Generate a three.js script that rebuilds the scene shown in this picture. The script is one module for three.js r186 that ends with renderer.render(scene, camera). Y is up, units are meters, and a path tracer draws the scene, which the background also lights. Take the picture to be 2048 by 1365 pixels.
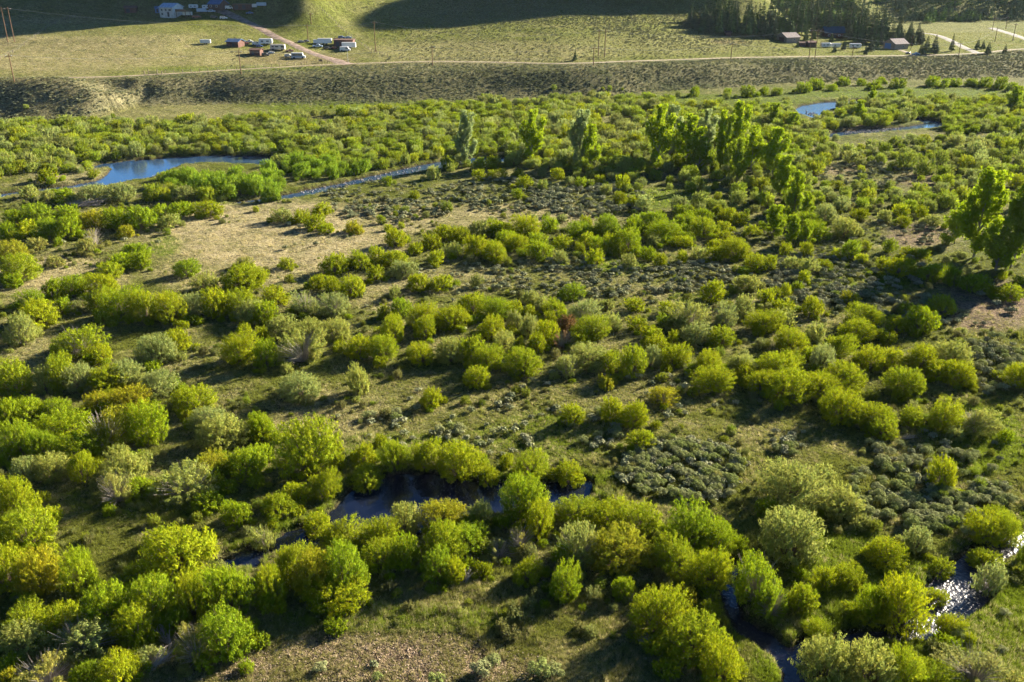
import * as THREE from 'three';
import { Sky } from 'three/addons/objects/Sky.js';
import { mergeGeometries } from 'three/addons/utils/BufferGeometryUtils.js';

// ---------------------------------------------------------------- camera, sky, sun, exposure
const scene = new THREE.Scene();
const EYE = 50, FPX = 1800, TILT = 23.2 * Math.PI / 180;          // drone 50 m above the flood plain
const camera = new THREE.PerspectiveCamera(2 * Math.atan(682.5 / FPX) * 180 / Math.PI, 2048 / 1365, 1, 6000);
camera.position.set(0, EYE, 0);
camera.rotation.set(-TILT, 0, 0);
scene.add(camera);
const SUN_AZ = 52 * Math.PI / 180, SUN_EL = 21 * Math.PI / 180;   // low sun, ahead and to the right
const sunDir = new THREE.Vector3(Math.sin(SUN_AZ) * Math.cos(SUN_EL), Math.sin(SUN_EL), -Math.cos(SUN_AZ) * Math.cos(SUN_EL));
const sky = new Sky();
sky.name = 'sky'; sky.userData = { kind: 'structure' };
sky.scale.setScalar(5000);
Object.assign(sky.material.uniforms.turbidity, { value: 2.2 });
Object.assign(sky.material.uniforms.rayleigh, { value: 0.9 });
Object.assign(sky.material.uniforms.mieCoefficient, { value: 0.004 });
if (sky.material.uniforms.cloudCoverage) sky.material.uniforms.cloudCoverage.value = 0;
sky.material.uniforms.sunPosition.value.copy(sunDir);
scene.add(sky);
scene.environmentIntensity = 0.1;
const sun = new THREE.DirectionalLight(new THREE.Color(1, 0.88, 0.69), 5);
sun.name = 'sun_light';
sun.position.copy(sunDir).multiplyScalar(900).add(new THREE.Vector3(0, 0, -300));
sun.target.position.set(0, 0, -300);
sun.castShadow = true;
Object.assign(sun.shadow.camera, { left: -500, right: 500, top: 400, bottom: -400, near: 10, far: 2500 });
sun.shadow.radius = 2;
sun.shadow.mapSize.set(4096, 4096);
scene.add(sun, sun.target);
const renderer = new THREE.WebGLRenderer({ antialias: true });
renderer.setSize(1024, 682);
renderer.toneMapping = THREE.LinearToneMapping;
renderer.toneMappingExposure = 6.5;
renderer.shadowMap.enabled = true;
scene.fog = new THREE.FogExp2(new THREE.Color(0.62, 0.74, 0.92), 0.00002);

// ---------------------------------------------------------------- small maths
function rng(seed) { let s = seed >>> 0; return () => { s = (s + 0x6D2B79F5) | 0; let t = Math.imul(s ^ (s >>> 15), 1 | s); t = (t + Math.imul(t ^ (t >>> 7), 61 | t)) ^ t; return ((t ^ (t >>> 14)) >>> 0) / 4294967296; }; }
const clamp = (x, a, b) => Math.min(b, Math.max(a, x)), lerp = (a, b, t) => a + (b - a) * t;
const smooth = (a, b, x) => { const t = clamp((x - a) / (b - a), 0, 1); return t * t * (3 - 2 * t); };
const hash2 = (i, j) => { let h = Math.imul(i, 374761393) + Math.imul(j, 668265263) | 0; h = Math.imul(h ^ (h >>> 13), 1274126177); return ((h ^ (h >>> 16)) >>> 0) / 4294967296; };
function noise(x, y) { const i = Math.floor(x), j = Math.floor(y), a = x - i, b = y - j, u = a * a * (3 - 2 * a), v = b * b * (3 - 2 * b); return lerp(lerp(hash2(i, j), hash2(i + 1, j), u), lerp(hash2(i, j + 1), hash2(i + 1, j + 1), u), v); }
const fbm = (x, y) => 0.5 * noise(x, y) + 0.27 * noise(x * 2.1 + 7, y * 2.1 + 3) + 0.15 * noise(x * 4.3 + 1, y * 4.3 + 9) + 0.08 * noise(x * 8.7, y * 8.7);
const CT = Math.cos(TILT), ST = Math.sin(TILT);
// survey helpers: a bearing measured on the photograph becomes a point of the terrain (X to the right, D ahead, metres)
function ray(px, py) { const a = (px - 1024) / FPX, b = -(py - 682.5) / FPX; return [a, b * CT - ST, CT + b * ST]; }
function onPlane(px, py, h) { const r = ray(px, py), t = (h - EYE) / r[1]; return [r[0] * t, r[2] * t]; }
function project(X, Y, D) { const dy = Y - EYE, Z = D * CT - dy * ST; return [1024 + FPX * X / Z, 682.5 - FPX * (dy * CT + D * ST) / Z, FPX / Z]; }
function curveAt(pts, X) { if (X <= pts[0][0]) return pts[0][1]; for (let i = 1; i < pts.length; i++) if (X <= pts[i][0]) { const t = (X - pts[i - 1][0]) / (pts[i][0] - pts[i - 1][0]); return lerp(pts[i - 1][1], pts[i][1], t * t * (3 - 2 * t)); } return pts[pts.length - 1][1]; }
function segDist(X, D, a, b) { const dx = b[0] - a[0], dy = b[1] - a[1], t = clamp(((X - a[0]) * dx + (D - a[1]) * dy) / (dx * dx + dy * dy), 0, 1); return [Math.hypot(X - a[0] - dx * t, D - a[1] - dy * t), t]; }
function inPoly(x, y, p) { let c = false; for (let i = 0, j = p.length - 1; i < p.length; j = i++) if ((p[i][1] > y) !== (p[j][1] > y) && x < (p[j][0] - p[i][0]) * (y - p[i][1]) / (p[j][1] - p[i][1]) + p[i][0]) c = !c; return c; }

// ---------------------------------------------------------------- terrain
const footLine = [[-900, 262], [0, 244], [150, 240], [280, 214], [400, 208], [600, 210], [800, 207], [1000, 198], [1200, 192], [1400, 178], [1600, 166], [1800, 160], [2048, 155], [2600, 146]].map(([x, y]) => onPlane(x, y, 0));
const roadHeight = (X) => lerp(8.5, 4.6, smooth(10, 210, X));
const roadLine = [[-900, 176], [-300, 160], [0, 156], [200, 154], [330, 148], [480, 139], [690, 128], [870, 123], [1020, 125], [1120, 127], [1300, 121], [1500, 114], [1700, 111], [1900, 109], [1960, 106], [2048, 98], [2600, 86]].map(([x, y]) => { let p = onPlane(x, y, 9); return onPlane(x, y, roadHeight(p[0])); });
const knoll = onPlane(85, 203, 3);
const gully = [[190, 172, 7], [235, 192, 4], [300, 218, 0.3]].map(([x, y, h]) => [...onPlane(x, y, h), h]);
const waters = [
  { name: 'pond', level: -0.55, poly: [[425, 1128], [470, 1105], [520, 1095], [555, 1068], [590, 1058], [640, 1048], [662, 1020], [690, 982], [740, 955], [800, 946], [870, 946], [930, 955], [985, 960], [1060, 970], [1140, 958], [1200, 962], [1190, 985], [1168, 1022], [1120, 1035], [1000, 1030], [960, 1025], [930, 1042], [850, 1058], [835, 1078], [790, 1060], [730, 1062], [690, 1060], [640, 1095], [590, 1105], [540, 1122], [510, 1144], [470, 1140]] },
  { name: 'stream', level: -0.6, path: [[1468, 1135, 0.8], [1461, 1160, 0.9], [1457, 1200, 1.0], [1476, 1240, 1.1], [1520, 1276, 1.3], [1560, 1308, 1.5], [1590, 1345, 1.4], [1600, 1420, 1.2]] },
  { name: 'stream', level: -0.6, path: [[1560, 1312, 1.0], [1640, 1292, 0.8], [1740, 1282, 0.9], [1830, 1264, 1.3], [1890, 1215, 2.1], [1930, 1170, 2.7], [1955, 1126, 2.0], [2005, 1098, 1.3], [2070, 1070, 1.2], [2160, 1040, 1.6]] },
  { name: 'river', level: -0.7, path: [[-120, 408, 4], [-20, 396, 3], [60, 384, 2.2], [137, 376, 2.4], [210, 366, 4], [262, 352, 7], [285, 338, 8.5], [330, 325, 6.5], [420, 319, 5.5], [500, 321, 6], [545, 328, 3.5], [600, 330, 2]] },
  { name: 'river', level: -0.7, path: [[170, 340, 1.6], [215, 332, 3.5], [270, 328, 6]] },
  { name: 'river', level: -0.7, path: [[470, 408, 1.5], [560, 398, 2.2], [620, 386, 3.2], [690, 371, 3], [770, 353, 3.2], [840, 338, 3.6], [890, 329, 4], [960, 322, 4.5], [1060, 322, 4]] },
  { name: 'river', level: -0.7, path: [[1720, 204, 4], [1668, 208, 5.5], [1635, 215, 6.5], [1612, 224, 5], [1640, 237, 3], [1690, 246, 3]] },
  { name: 'river', level: -0.7, path: [[1640, 276, 2.5], [1690, 268, 3.5], [1740, 263, 3.5], [1800, 259, 3], [1850, 254, 3.6], [1880, 249, 4.5], [1850, 243, 3.5], [1820, 239, 2.5]] },
];
for (const w of waters) {
  if (w.poly) w.pts = w.poly.map(([x, y]) => onPlane(x, y, w.level));
  else w.pts = w.path.map(([x, y, r]) => [...onPlane(x, y, w.level), r]);
  w.box = [Infinity, -Infinity, Infinity, -Infinity];
  for (const p of w.pts) { const r = (p[2] || 0) + 4; w.box = [Math.min(w.box[0], p[0] - r), Math.max(w.box[1], p[0] + r), Math.min(w.box[2], p[1] - r), Math.max(w.box[3], p[1] + r)]; }
}
function waterSide(X, D) {                                         // metres outside the nearest shore (negative in the water), and its level
  let best = 99, level = -0.6;
  for (const w of waters) {
    if (X < w.box[0] || X > w.box[1] || D < w.box[2] || D > w.box[3]) continue;
    let d = 99;
    if (w.poly) { for (let i = 0; i < w.pts.length; i++) d = Math.min(d, segDist(X, D, w.pts[i], w.pts[(i + 1) % w.pts.length])[0]); if (inPoly(X, D, w.pts)) d = -d; }
    else for (let i = 1; i < w.pts.length; i++) { const [e, t] = segDist(X, D, w.pts[i - 1], w.pts[i]); d = Math.min(d, e - lerp(w.pts[i - 1][2], w.pts[i][2], t)); }
    d += (noise(X * 0.9, D * 0.9) - 0.5) * 0.9;
    if (d < best) { best = d; level = w.level; }
  }
  return [best, level];
}
const hills = [[-120, 512, 58, 22, 19], [-152, 548, 66, 30, 26], [-172, 580, 34, 26, 26], [-100, 468, 9, 9, 14], [85, 590, 50, 30, 26], [120, 570, 32, 24, 24], [60, 640, 40, 36, 32]];
function height(X, D) {
  const f = curveAt(footLine, X), r = curveAt(roadLine, X), rh = roadHeight(X), n = fbm(X / 14, D / 14) - 0.5;
  let h = 0.5 * n + 0.12 * (noise(X * 0.7, D * 0.7) - 0.5);
  const t = (D - f) / (r - f);
  if (t > 0) {
    const gul = (fbm(X / 26 + 5, D / 40) - 0.5), up = smooth(0.02, 0.62 + 0.25 * gul, t) * (rh - 0.5) + smooth(0.6, 1, t) * 0.5;
    h = lerp(h, 0, smooth(0, 1, t)) + up + 2.6 * gul * smooth(0.1, 0.4, t) * (1 - smooth(0.6, 0.95, t));
    for (let i = 1; i < gully.length; i++) { const [d, u] = segDist(X, D, gully[i - 1], gully[i]); if (d < 14) h = lerp(Math.min(h, lerp(gully[i - 1][2], gully[i][2], u)), h, smooth(2.5, 14, d)); }
    h += 3.4 * Math.exp(-((X - knoll[0]) ** 2) / 900 - ((D - knoll[1]) ** 2) / 160);
    const s = D - r;
    if (s > 0) {
      const L = 1 - smooth(60, 170, X - (D - 450) * 0.12);         // the grassy hillside on the left, flat land on the right
      const left = 0.085 * s + 0.0005 * Math.min(s, 90) * s + 3.2 * (fbm(X / 70, D / 55) - 0.5) * smooth(10, 60, s);
      const right = 0.018 * s + 0.33 * Math.max(0, s - 165 - 25 * (fbm(X / 60, 3) - 0.5)) + 1.5 * (fbm(X / 50, D / 50) - 0.5) * smooth(10, 60, s);
      h = rh + lerp(right, left, L) + 0.5 * n * smooth(6, 20, s);
      for (const [hx, hd, a, sx, sd] of hills) h += a * Math.exp(-((X - hx) ** 2) / (2 * sx * sx) - ((D - hd) ** 2) / (2 * sd * sd));
    }
    const off = Math.abs(D - r); if (off < 8) h = lerp(rh, h, smooth(3, 8, off));
  }
  const [wd, level] = D < f + 20 ? waterSide(X, D) : [99, 0];
  if (wd < 2) h = lerp(level - 0.7, Math.min(h, h), smooth(-1.6, 0.55, wd));
  return h;
}
function ground(px, py) {                                          // the point of the terrain seen at a place of the photograph
  const r = ray(px, py);
  let t = 40, last = 40;
  if (py > 260) { const h0 = height(...onPlane(px, py, 0)), p = onPlane(px, py, h0); return [p[0], p[1], height(p[0], p[1])]; }
  for (t = 180; t < 1500; t += 2) { if (EYE + r[1] * t < height(r[0] * t, r[2] * t)) break; last = t; }
  let a = last, b = t;
  for (let i = 0; i < 12; i++) { const m = (a + b) / 2; if (EYE + r[1] * m < height(r[0] * m, r[2] * m)) b = m; else a = m; }
  return [r[0] * b, r[2] * b, height(r[0] * b, r[2] * b)];
}
const scaleAt = (X, Y, D) => project(X, Y, D)[2];                  // picture units per metre there

// ---------------------------------------------------------------- scene helpers
const taken = {};
const numbered = (n) => { const k = taken[n] = (taken[n] ?? -1) + 1; return k ? n + '_' + String(k).padStart(3, '0') : n; };
function shade(o) { o.traverse((m) => { if (m.isMesh) { m.castShadow = true; m.receiveShadow = true; } }); return o; }
function tag(o, label, category, group, kind) { if (label) o.userData.label = label; if (category) o.userData.category = category; if (group) o.userData.group = group; if (kind) o.userData.kind = kind; return o; }
function thing(name, label, category, [X, Y, D], turn = 0, group) { const g = new THREE.Group(); g.name = numbered(name); g.position.set(X, Y, -D); g.rotation.y = turn; tag(g, label, category, group); scene.add(g); return g; }
function part(parent, name, geo, mat) { const m = new THREE.Mesh(geo, mat); m.name = name; m.castShadow = m.receiveShadow = true; parent.add(m); return m; }
const std = (r, g, b, rough = 0.9, extra = {}) => new THREE.MeshPhysicalMaterial({ color: new THREE.Color(r, g, b), roughness: rough, specularIntensity: rough > 0.8 ? 0.25 : 1, ...extra });
function box(w, h, d, x = 0, y = 0, z = 0, turn = 0) { const g = new THREE.BoxGeometry(w, h, d); if (turn) g.rotateY(turn); g.translate(x, y + h / 2, z); return g; }

// a tiling noise texture: value noise of several octaves around a mean
function tileNoise(size, octaves, seed, contrast, mean = 1) {
  const data = new Float32Array(size * size), wrap = (v, n) => ((v % n) + n) % n;
  for (const [cells, amp] of octaves) for (let y = 0; y < size; y++) for (let x = 0; x < size; x++) {
    const u = x / size * cells, v = y / size * cells, i = Math.floor(u), j = Math.floor(v), a = u - i, b = v - j, s = a * a * (3 - 2 * a), t = b * b * (3 - 2 * b), q = (k, l) => hash2(wrap(k, cells) + seed * 131, wrap(l, cells) + cells * 17);
    data[y * size + x] += amp * (lerp(lerp(q(i, j), q(i + 1, j), s), lerp(q(i, j + 1), q(i + 1, j + 1), s), t) - 0.5);
  }
  return data.map((v) => clamp(mean + v * contrast, 0, 1));
}
function grayTexture(f, size, color) {
  const d = new Uint8Array(size * size * 4);
  for (let i = 0; i < size * size; i++) { d[i * 4] = d[i * 4 + 1] = d[i * 4 + 2] = f[i] * 255; d[i * 4 + 3] = 255; }
  const t = new THREE.DataTexture(d, size, size); t.wrapS = t.wrapT = THREE.RepeatWrapping; t.magFilter = THREE.LinearFilter; t.minFilter = THREE.LinearMipmapLinearFilter; t.generateMipmaps = true;
  if (color) t.colorSpace = THREE.SRGBColorSpace; t.needsUpdate = true; return t;
}

// ---------------------------------------------------------------- ground sheet
// patches of ground cover, measured on the photograph: [x, y, half width, half height, strength]
const TAN = [[545, 475, 290, 76, 1], [470, 545, 190, 42, 0.7], [720, 440, 200, 40, 0.8], [1000, 432, 240, 26, 0.7], [110, 560, 150, 60, 0.9], [60, 690, 60, 60, 0.5], [760, 585, 90, 45, 0.6], [660, 840, 130, 70, 0.55], [820, 800, 140, 50, 0.3], [900, 560, 140, 35, 0.5], [100, 95, 330, 60, 0.75], [470, 118, 260, 22, 0.6], [950, 105, 300, 26, 0.5], [1300, 90, 260, 22, 0.3], [100, 190, 260, 40, 0.5], [320, 222, 200, 26, 0.4], [150, 352, 90, 18, 0.7], [1900, 62, 110, 22, 0.2], [420, 168, 140, 14, 0.5], [760, 165, 300, 40, 0.25], [1340, 590, 120, 24, 0.5], [1500, 620, 180, 60, 0.3], [1250, 780, 240, 60, 0.3], [1640, 150, 400, 20, 0.3], [1980, 1290, 100, 90, 0.25]];
const DIRT = [[760, 1340, 380, 76, 0.78], [420, 1110, 60, 26, 0.5], [1985, 612, 110, 48, 0.95], [1840, 470, 80, 24, 0.8], [1690, 338, 50, 12, 0.6], [1830, 360, 60, 16, 0.6], [1730, 256, 50, 8, 0.8], [1590, 395, 60, 20, 0.3], [590, 118, 120, 12, 0.35], [1460, 84, 40, 5, 0.5], [1550, 285, 40, 16, 0.4], [1600, 545, 50, 14, 0.5]];
const LUSH = [[330, 492, 34, 24, 1], [1235, 530, 60, 18, 0.9], [1400, 595, 60, 14, 0.8], [1720, 552, 150, 34, 0.7], [1960, 1270, 150, 150, 0.75], [1640, 1330, 140, 60, 0.8], [700, 212, 220, 12, 0.7], [1800, 186, 300, 12, 1], [1450, 200, 200, 12, 0.9], [1330, 396, 90, 20, 0.9], [1960, 880, 110, 80, 0.7], [760, 905, 200, 40, 0.6], [360, 360, 60, 12, 0.5], [1700, 1150, 160, 120, 0.6], [300, 1000, 200, 60, 0.4], [600, 1055, 80, 25, 0.8], [480, 137, 220, 6, 0.6], [180, 60, 200, 14, 0.5], [1100, 870, 160, 60, 0.4], [930, 755, 60, 26, 0.3], [1900, 300, 150, 20, 0.3], [800, 1240, 260, 30, 0.5]];
const spot = (list, px, py, X, D) => { let m = 0; for (const [x, y, a, b, k] of list) { const q = ((px - x) / a) ** 2 + ((py - y) / b) ** 2; if (q < 1.8) m = Math.max(m, k * (1 - smooth(0.35, 1.5, q + 0.9 * (fbm(X / 5, D / 5) - 0.5)))); } return m; };
const C_MEADOW = [0.1, 0.118, 0.018], C_STRAW = [0.36, 0.305, 0.17], C_LUSH = [0.105, 0.15, 0.01], C_DIRT = [0.19, 0.138, 0.088], C_SAGE = [0.085, 0.096, 0.042], C_BED = [0.055, 0.042, 0.028], C_HILL = [0.145, 0.165, 0.034];
const mix3 = (a, b, t) => [lerp(a[0], b[0], t), lerp(a[1], b[1], t), lerp(a[2], b[2], t)];
function cover(X, D, h) {                                          // the colour of the ground cover, its straw share and bare share
  const [px, py] = project(X, h, D), f = curveAt(footLine, X), r = curveAt(roadLine, X);
  const n = fbm(X / 9 + 31, D / 9), n2 = fbm(X / 2.3, D / 2.3 + 50), n3 = noise(X * 1.3, D * 1.3);
  let c = C_MEADOW, straw = smooth(0.38, 0.68, n * 0.55 + n2 * 0.45) * 0.34;
  if (D > r) c = C_HILL; else if (D > f) c = C_SAGE;
  if (D > r) straw *= 0.8;
  straw = Math.max(straw, clamp(spot(TAN, px, py, X, D) * (0.55 + 0.9 * (n2 - 0.2)), 0, 1));
  c = mix3(c, C_STRAW, straw);
  const lush = spot(LUSH, px, py, X, D) * clamp(0.1 + 1.5 * (0.5 * n + 0.5 * n2) , 0, 1) ; c = mix3(c, C_LUSH, clamp(lush, 0, 1));
  const bare = clamp(spot(DIRT, px, py, X, D) * (0.45 + 1.1 * n2), 0, 1); c = mix3(c, C_DIRT, bare);
  const [wd] = D < f + 20 ? waterSide(X, D) : [99];
  if (wd < 3) c = mix3(c, C_LUSH, 0.5 * (1 - smooth(0.8, 3, wd)) * (D < 200 ? 1 : 0.3));
  if (wd < 0.4) c = mix3(C_BED, c, smooth(-0.4, 0.4, wd));
  const k = 0.72 + 0.56 * (0.5 * n2 + 0.5 * n3);
  return { c: [c[0] * k, c[1] * k, c[2] * k], straw, bare, lush, wd, px, py };
}
const ROWS = 500, COLS = 440;
{
  const pos = [], col = [], uv = [], idx = [], Ds = [30];
  while (Ds.length < ROWS) Ds.push(Ds[Ds.length - 1] * (Ds.length < 60 ? 1.016 : 1.0056) + 0.02);
  for (let j = 0; j < ROWS; j++) for (let i = 0; i < COLS; i++) {
    const D = Ds[j], X = (i / (COLS - 1) * 2 - 1) * (0.70 * D + 6), h = height(X, D);
    pos.push(X, h, -D); uv.push(X, D); col.push(...cover(X, D, h).c);
  }
  for (let j = 0; j < ROWS - 1; j++) for (let i = 0; i < COLS - 1; i++) { const a = j * COLS + i, b = a + COLS; idx.push(a, a + 1, b, a + 1, b + 1, b); }
  const g = new THREE.BufferGeometry();
  g.setAttribute('position', new THREE.Float32BufferAttribute(pos, 3)); g.setAttribute('uv', new THREE.Float32BufferAttribute(uv, 2)); g.setAttribute('color', new THREE.Float32BufferAttribute(col, 3));
  g.setIndex(idx); g.computeVertexNormals();
  const fine = tileNoise(1024, [[24, 0.35], [61, 0.4], [137, 0.55], [311, 0.6]], 3, 0.85, 0.78), rough = tileNoise(1024, [[40, 0.5], [113, 0.6], [290, 0.7]], 8, 0.8, 0.5);
  const map = grayTexture(fine, 1024, true), bump = grayTexture(rough, 1024);
  map.repeat.set(1 / 17, 1 / 17); bump.repeat.set(1 / 13, 1 / 13);
  const m = new THREE.MeshPhysicalMaterial({ vertexColors: true, map, bumpMap: bump, bumpScale: 0.22, roughness: 1, specularIntensity: 0.05 });
  const terrain = new THREE.Mesh(g, m); terrain.name = 'terrain'; terrain.receiveShadow = terrain.castShadow = true; tag(terrain, 'grassy flood plain, bluff and hillside terrain', null, null, 'structure'); scene.add(terrain);
  const far = new THREE.Mesh(new THREE.PlaneGeometry(8000, 8000).rotateX(-Math.PI / 2).translate(0, -2.5, 0), std(0.1, 0.11, 0.04, 1)); far.name = 'ground'; far.receiveShadow = true; tag(far, 'wide valley ground beyond the terrain', null, null, 'structure'); scene.add(far);
}
console.log('terrain');

// ---------------------------------------------------------------- water
function rippleNormal(size, octaves, seed, strength) {
  const f = tileNoise(size, octaves, seed, 1, 0.5), d = new Uint8Array(size * size * 4), at = (x, y) => f[((y + size) % size) * size + (x + size) % size];
  for (let y = 0; y < size; y++) for (let x = 0; x < size; x++) {
    const v = new THREE.Vector3((at(x - 1, y) - at(x + 1, y)) * strength, (at(x, y - 1) - at(x, y + 1)) * strength, 1).normalize(), i = (y * size + x) * 4;
    d[i] = (v.x * 0.5 + 0.5) * 255; d[i + 1] = (v.y * 0.5 + 0.5) * 255; d[i + 2] = (v.z * 0.5 + 0.5) * 255; d[i + 3] = 255;
  }
  const t = new THREE.DataTexture(d, size, size); t.wrapS = t.wrapT = THREE.RepeatWrapping; t.magFilter = THREE.LinearFilter; t.needsUpdate = true; return t;
}
const calmN = rippleNormal(512, [[16, 0.5], [41, 0.5], [97, 0.4]], 5, 1.2), roughN = rippleNormal(512, [[11, 0.6], [26, 0.6], [52, 0.3]], 9, 8);
calmN.repeat.set(1 / 9, 1 / 9); roughN.repeat.set(1 / 5, 1 / 5);
const waterMat = {
  pond: new THREE.MeshPhysicalMaterial({ color: new THREE.Color(0.004, 0.006, 0.014), roughness: 0.03, ior: 1.33, normalMap: calmN, normalScale: new THREE.Vector2(0.25, 0.25) }),
  stream: new THREE.MeshPhysicalMaterial({ color: new THREE.Color(0.012, 0.012, 0.02), roughness: 0.08, ior: 1.33, normalMap: roughN, normalScale: new THREE.Vector2(0.2, 0.2) }),
  riffle: new THREE.MeshPhysicalMaterial({ color: new THREE.Color(0.012, 0.012, 0.02), roughness: 0.4, ior: 1.33, normalMap: roughN, normalScale: new THREE.Vector2(0.6, 0.6) }),
  river: new THREE.MeshPhysicalMaterial({ color: new THREE.Color(0.015, 0.035, 0.075), roughness: 0.05, ior: 1.33, normalMap: calmN, normalScale: new THREE.Vector2(0.3, 0.3) }),
};
for (const w of waters) {
  const g = new THREE.BufferGeometry(), pos = [], uv = [], idx = [];
  if (w.poly) {
    const s = new THREE.Shape(w.pts.map(([x, d]) => new THREE.Vector2(x, d))), sg = new THREE.ShapeGeometry(s), p = sg.attributes.position;
    const cx = w.pts.reduce((a, q) => a + q[0], 0) / w.pts.length, cd = w.pts.reduce((a, q) => a + q[1], 0) / w.pts.length;
    for (let i = 0; i < p.count; i++) { const x = p.getX(i), d = p.getY(i), l = Math.hypot(x - cx, d - cd); pos.push(x + (x - cx) / l * 0.9, w.level, -d - (d - cd) / l * 0.9); uv.push(x, d); }
    for (const k of sg.index.array) idx.push(k);
  } else {
    const curve = new THREE.CatmullRomCurve3(w.pts.map(([x, d, r]) => new THREE.Vector3(x, r, d))), N = 60;
    for (let i = 0; i <= N; i++) {
      const q = curve.getPoint(i / N), t = curve.getTangent(i / N), l = Math.hypot(t.x, t.z), nx = -t.z / l, nd = t.x / l, r = q.y + 0.8;
      for (const s of [-1, 1]) { const x = q.x + nx * r * s, d = q.z + nd * r * s; pos.push(x, w.level, -d); uv.push(x, d); }
      if (i) { const a = i * 2 - 2; idx.push(a, a + 1, a + 2, a + 1, a + 3, a + 2); }
    }
  }
  g.setAttribute('position', new THREE.Float32BufferAttribute(pos, 3)); g.setAttribute('uv', new THREE.Float32BufferAttribute(uv, 2));
  g.setAttribute('normal', new THREE.Float32BufferAttribute(pos.map((_, i) => i % 3 === 1 ? 1 : 0), 3));
  // all sheets face up
  for (let i = 0; i < idx.length; i += 3) { const [a, b, c] = [idx[i], idx[i + 1], idx[i + 2]], ux = pos[b * 3] - pos[a * 3], uz = pos[b * 3 + 2] - pos[a * 3 + 2], vx = pos[c * 3] - pos[a * 3], vz = pos[c * 3 + 2] - pos[a * 3 + 2]; if (uz * vx - ux * vz < 0) { idx[i + 1] = c; idx[i + 2] = b; } }
  g.setIndex(idx);
  const k = waters.indexOf(w); for (let i = 1; i < pos.length; i += 3) pos[i] -= k * 0.004;
  g.attributes.position.copyArray(pos);
  const m = new THREE.Mesh(g, waterMat[w.name === 'stream' && w.path.length > 9 ? 'riffle' : w.name]); m.name = numbered(w.name + '_water'); m.receiveShadow = true; tag(m, { pond: 'still dark blue pond among the willows', stream: 'narrow rippling stream between willow banks', river: 'blue river channel winding through the willows' }[w.name], null, null, 'structure'); scene.add(m);
}

// ---------------------------------------------------------------- roads
function ribbon(name, pts, width, mat, label, lift = 0.1) {         // pts: [X, D]; follows the terrain
  const c = new THREE.CatmullRomCurve3(pts.map(([x, d]) => new THREE.Vector3(x, 0, d)), false, 'centripetal'), N = Math.ceil(c.getLength() / 2.5), pos = [], uv = [], idx = [], K = 5;
  for (let i = 0; i <= N; i++) {
    const q = c.getPointAt(i / N), t = c.getTangentAt(i / N), w = typeof width === 'function' ? width(i / N) : width;
    const hc = height(q.x, q.z);
    for (let k = 0; k < K; k++) { const s = (k / (K - 1) - 0.5) * w * (1 + 0.12 * (noise(i * 0.4, k) - 0.5)), x = q.x - t.z * s, d = q.z + t.x * s, e = k === 0 || k === K - 1; pos.push(x, (e ? height(x, d) - 0.12 : Math.max(height(x, d), hc - 0.1) + lift), -d); uv.push(x, d); }
    if (i) for (let k = 0; k < K - 1; k++) { const a = (i - 1) * K + k, b = a + K; idx.push(a, b, a + 1, a + 1, b, b + 1); }
  }
  const g = new THREE.BufferGeometry(); g.setAttribute('position', new THREE.Float32BufferAttribute(pos, 3)); g.setAttribute('uv', new THREE.Float32BufferAttribute(uv, 2)); g.setIndex(idx); g.computeVertexNormals();
  if (g.attributes.normal.getY(K * 2) < 0) { for (let i = 0; i < idx.length; i += 3) [idx[i + 1], idx[i + 2]] = [idx[i + 2], idx[i + 1]]; g.setIndex(idx); g.computeVertexNormals(); }
  const m = new THREE.Mesh(g, mat); m.name = name; m.receiveShadow = true; tag(m, label, null, null, 'structure'); scene.add(m);
}
const gritMap = grayTexture(tileNoise(512, [[9, 0.5], [37, 0.4], [90, 0.5], [200, 0.4]], 21, 0.6, 0.8), 512, true); gritMap.repeat.set(1 / 11, 1 / 11);
const grit = std(0.27, 0.215, 0.145, 1, { map: gritMap, bumpMap: gritMap, bumpScale: 0.04 }), grit2 = std(0.27, 0.2, 0.155, 1, { map: gritMap }), paved = std(0.2, 0.185, 0.165, 0.9, { map: gritMap });
ribbon('road', roadLine.map((p) => [p[0], p[1]]), 3.4, grit, 'pale gravel road along the top of the bluff');
const along = (list) => list.map(([x, y]) => ground(x, y).slice(0, 2));
ribbon('driveway', along([[700, 129], [668, 120], [640, 112], [600, 96], [560, 78], [530, 62], [500, 47], [472, 34], [448, 24], [430, 20]]), (t) => lerp(8.5, 5.5, Math.min(1, t * 4)), grit2, 'pinkish dirt driveway climbing to the hillside houses', 0.14);
ribbon('access_road', along([[1958, 107], [1935, 98], [1915, 88], [1895, 78], [1868, 69], [1845, 66]]), 6, paved, 'paved side road crossing the field beyond the grove', 0.12);
ribbon('highway', along([[1985, 56], [2010, 64], [2040, 74], [2080, 88]]), 7, paved, 'pale highway at the upper right corner', 0.12);
ribbon('farm_track', along([[1830, 110], [1812, 104], [1785, 96], [1762, 94]]), 4, grit, 'gravel track leading to the barn with the blue door', 0.12);
console.log('water and roads');

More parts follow.
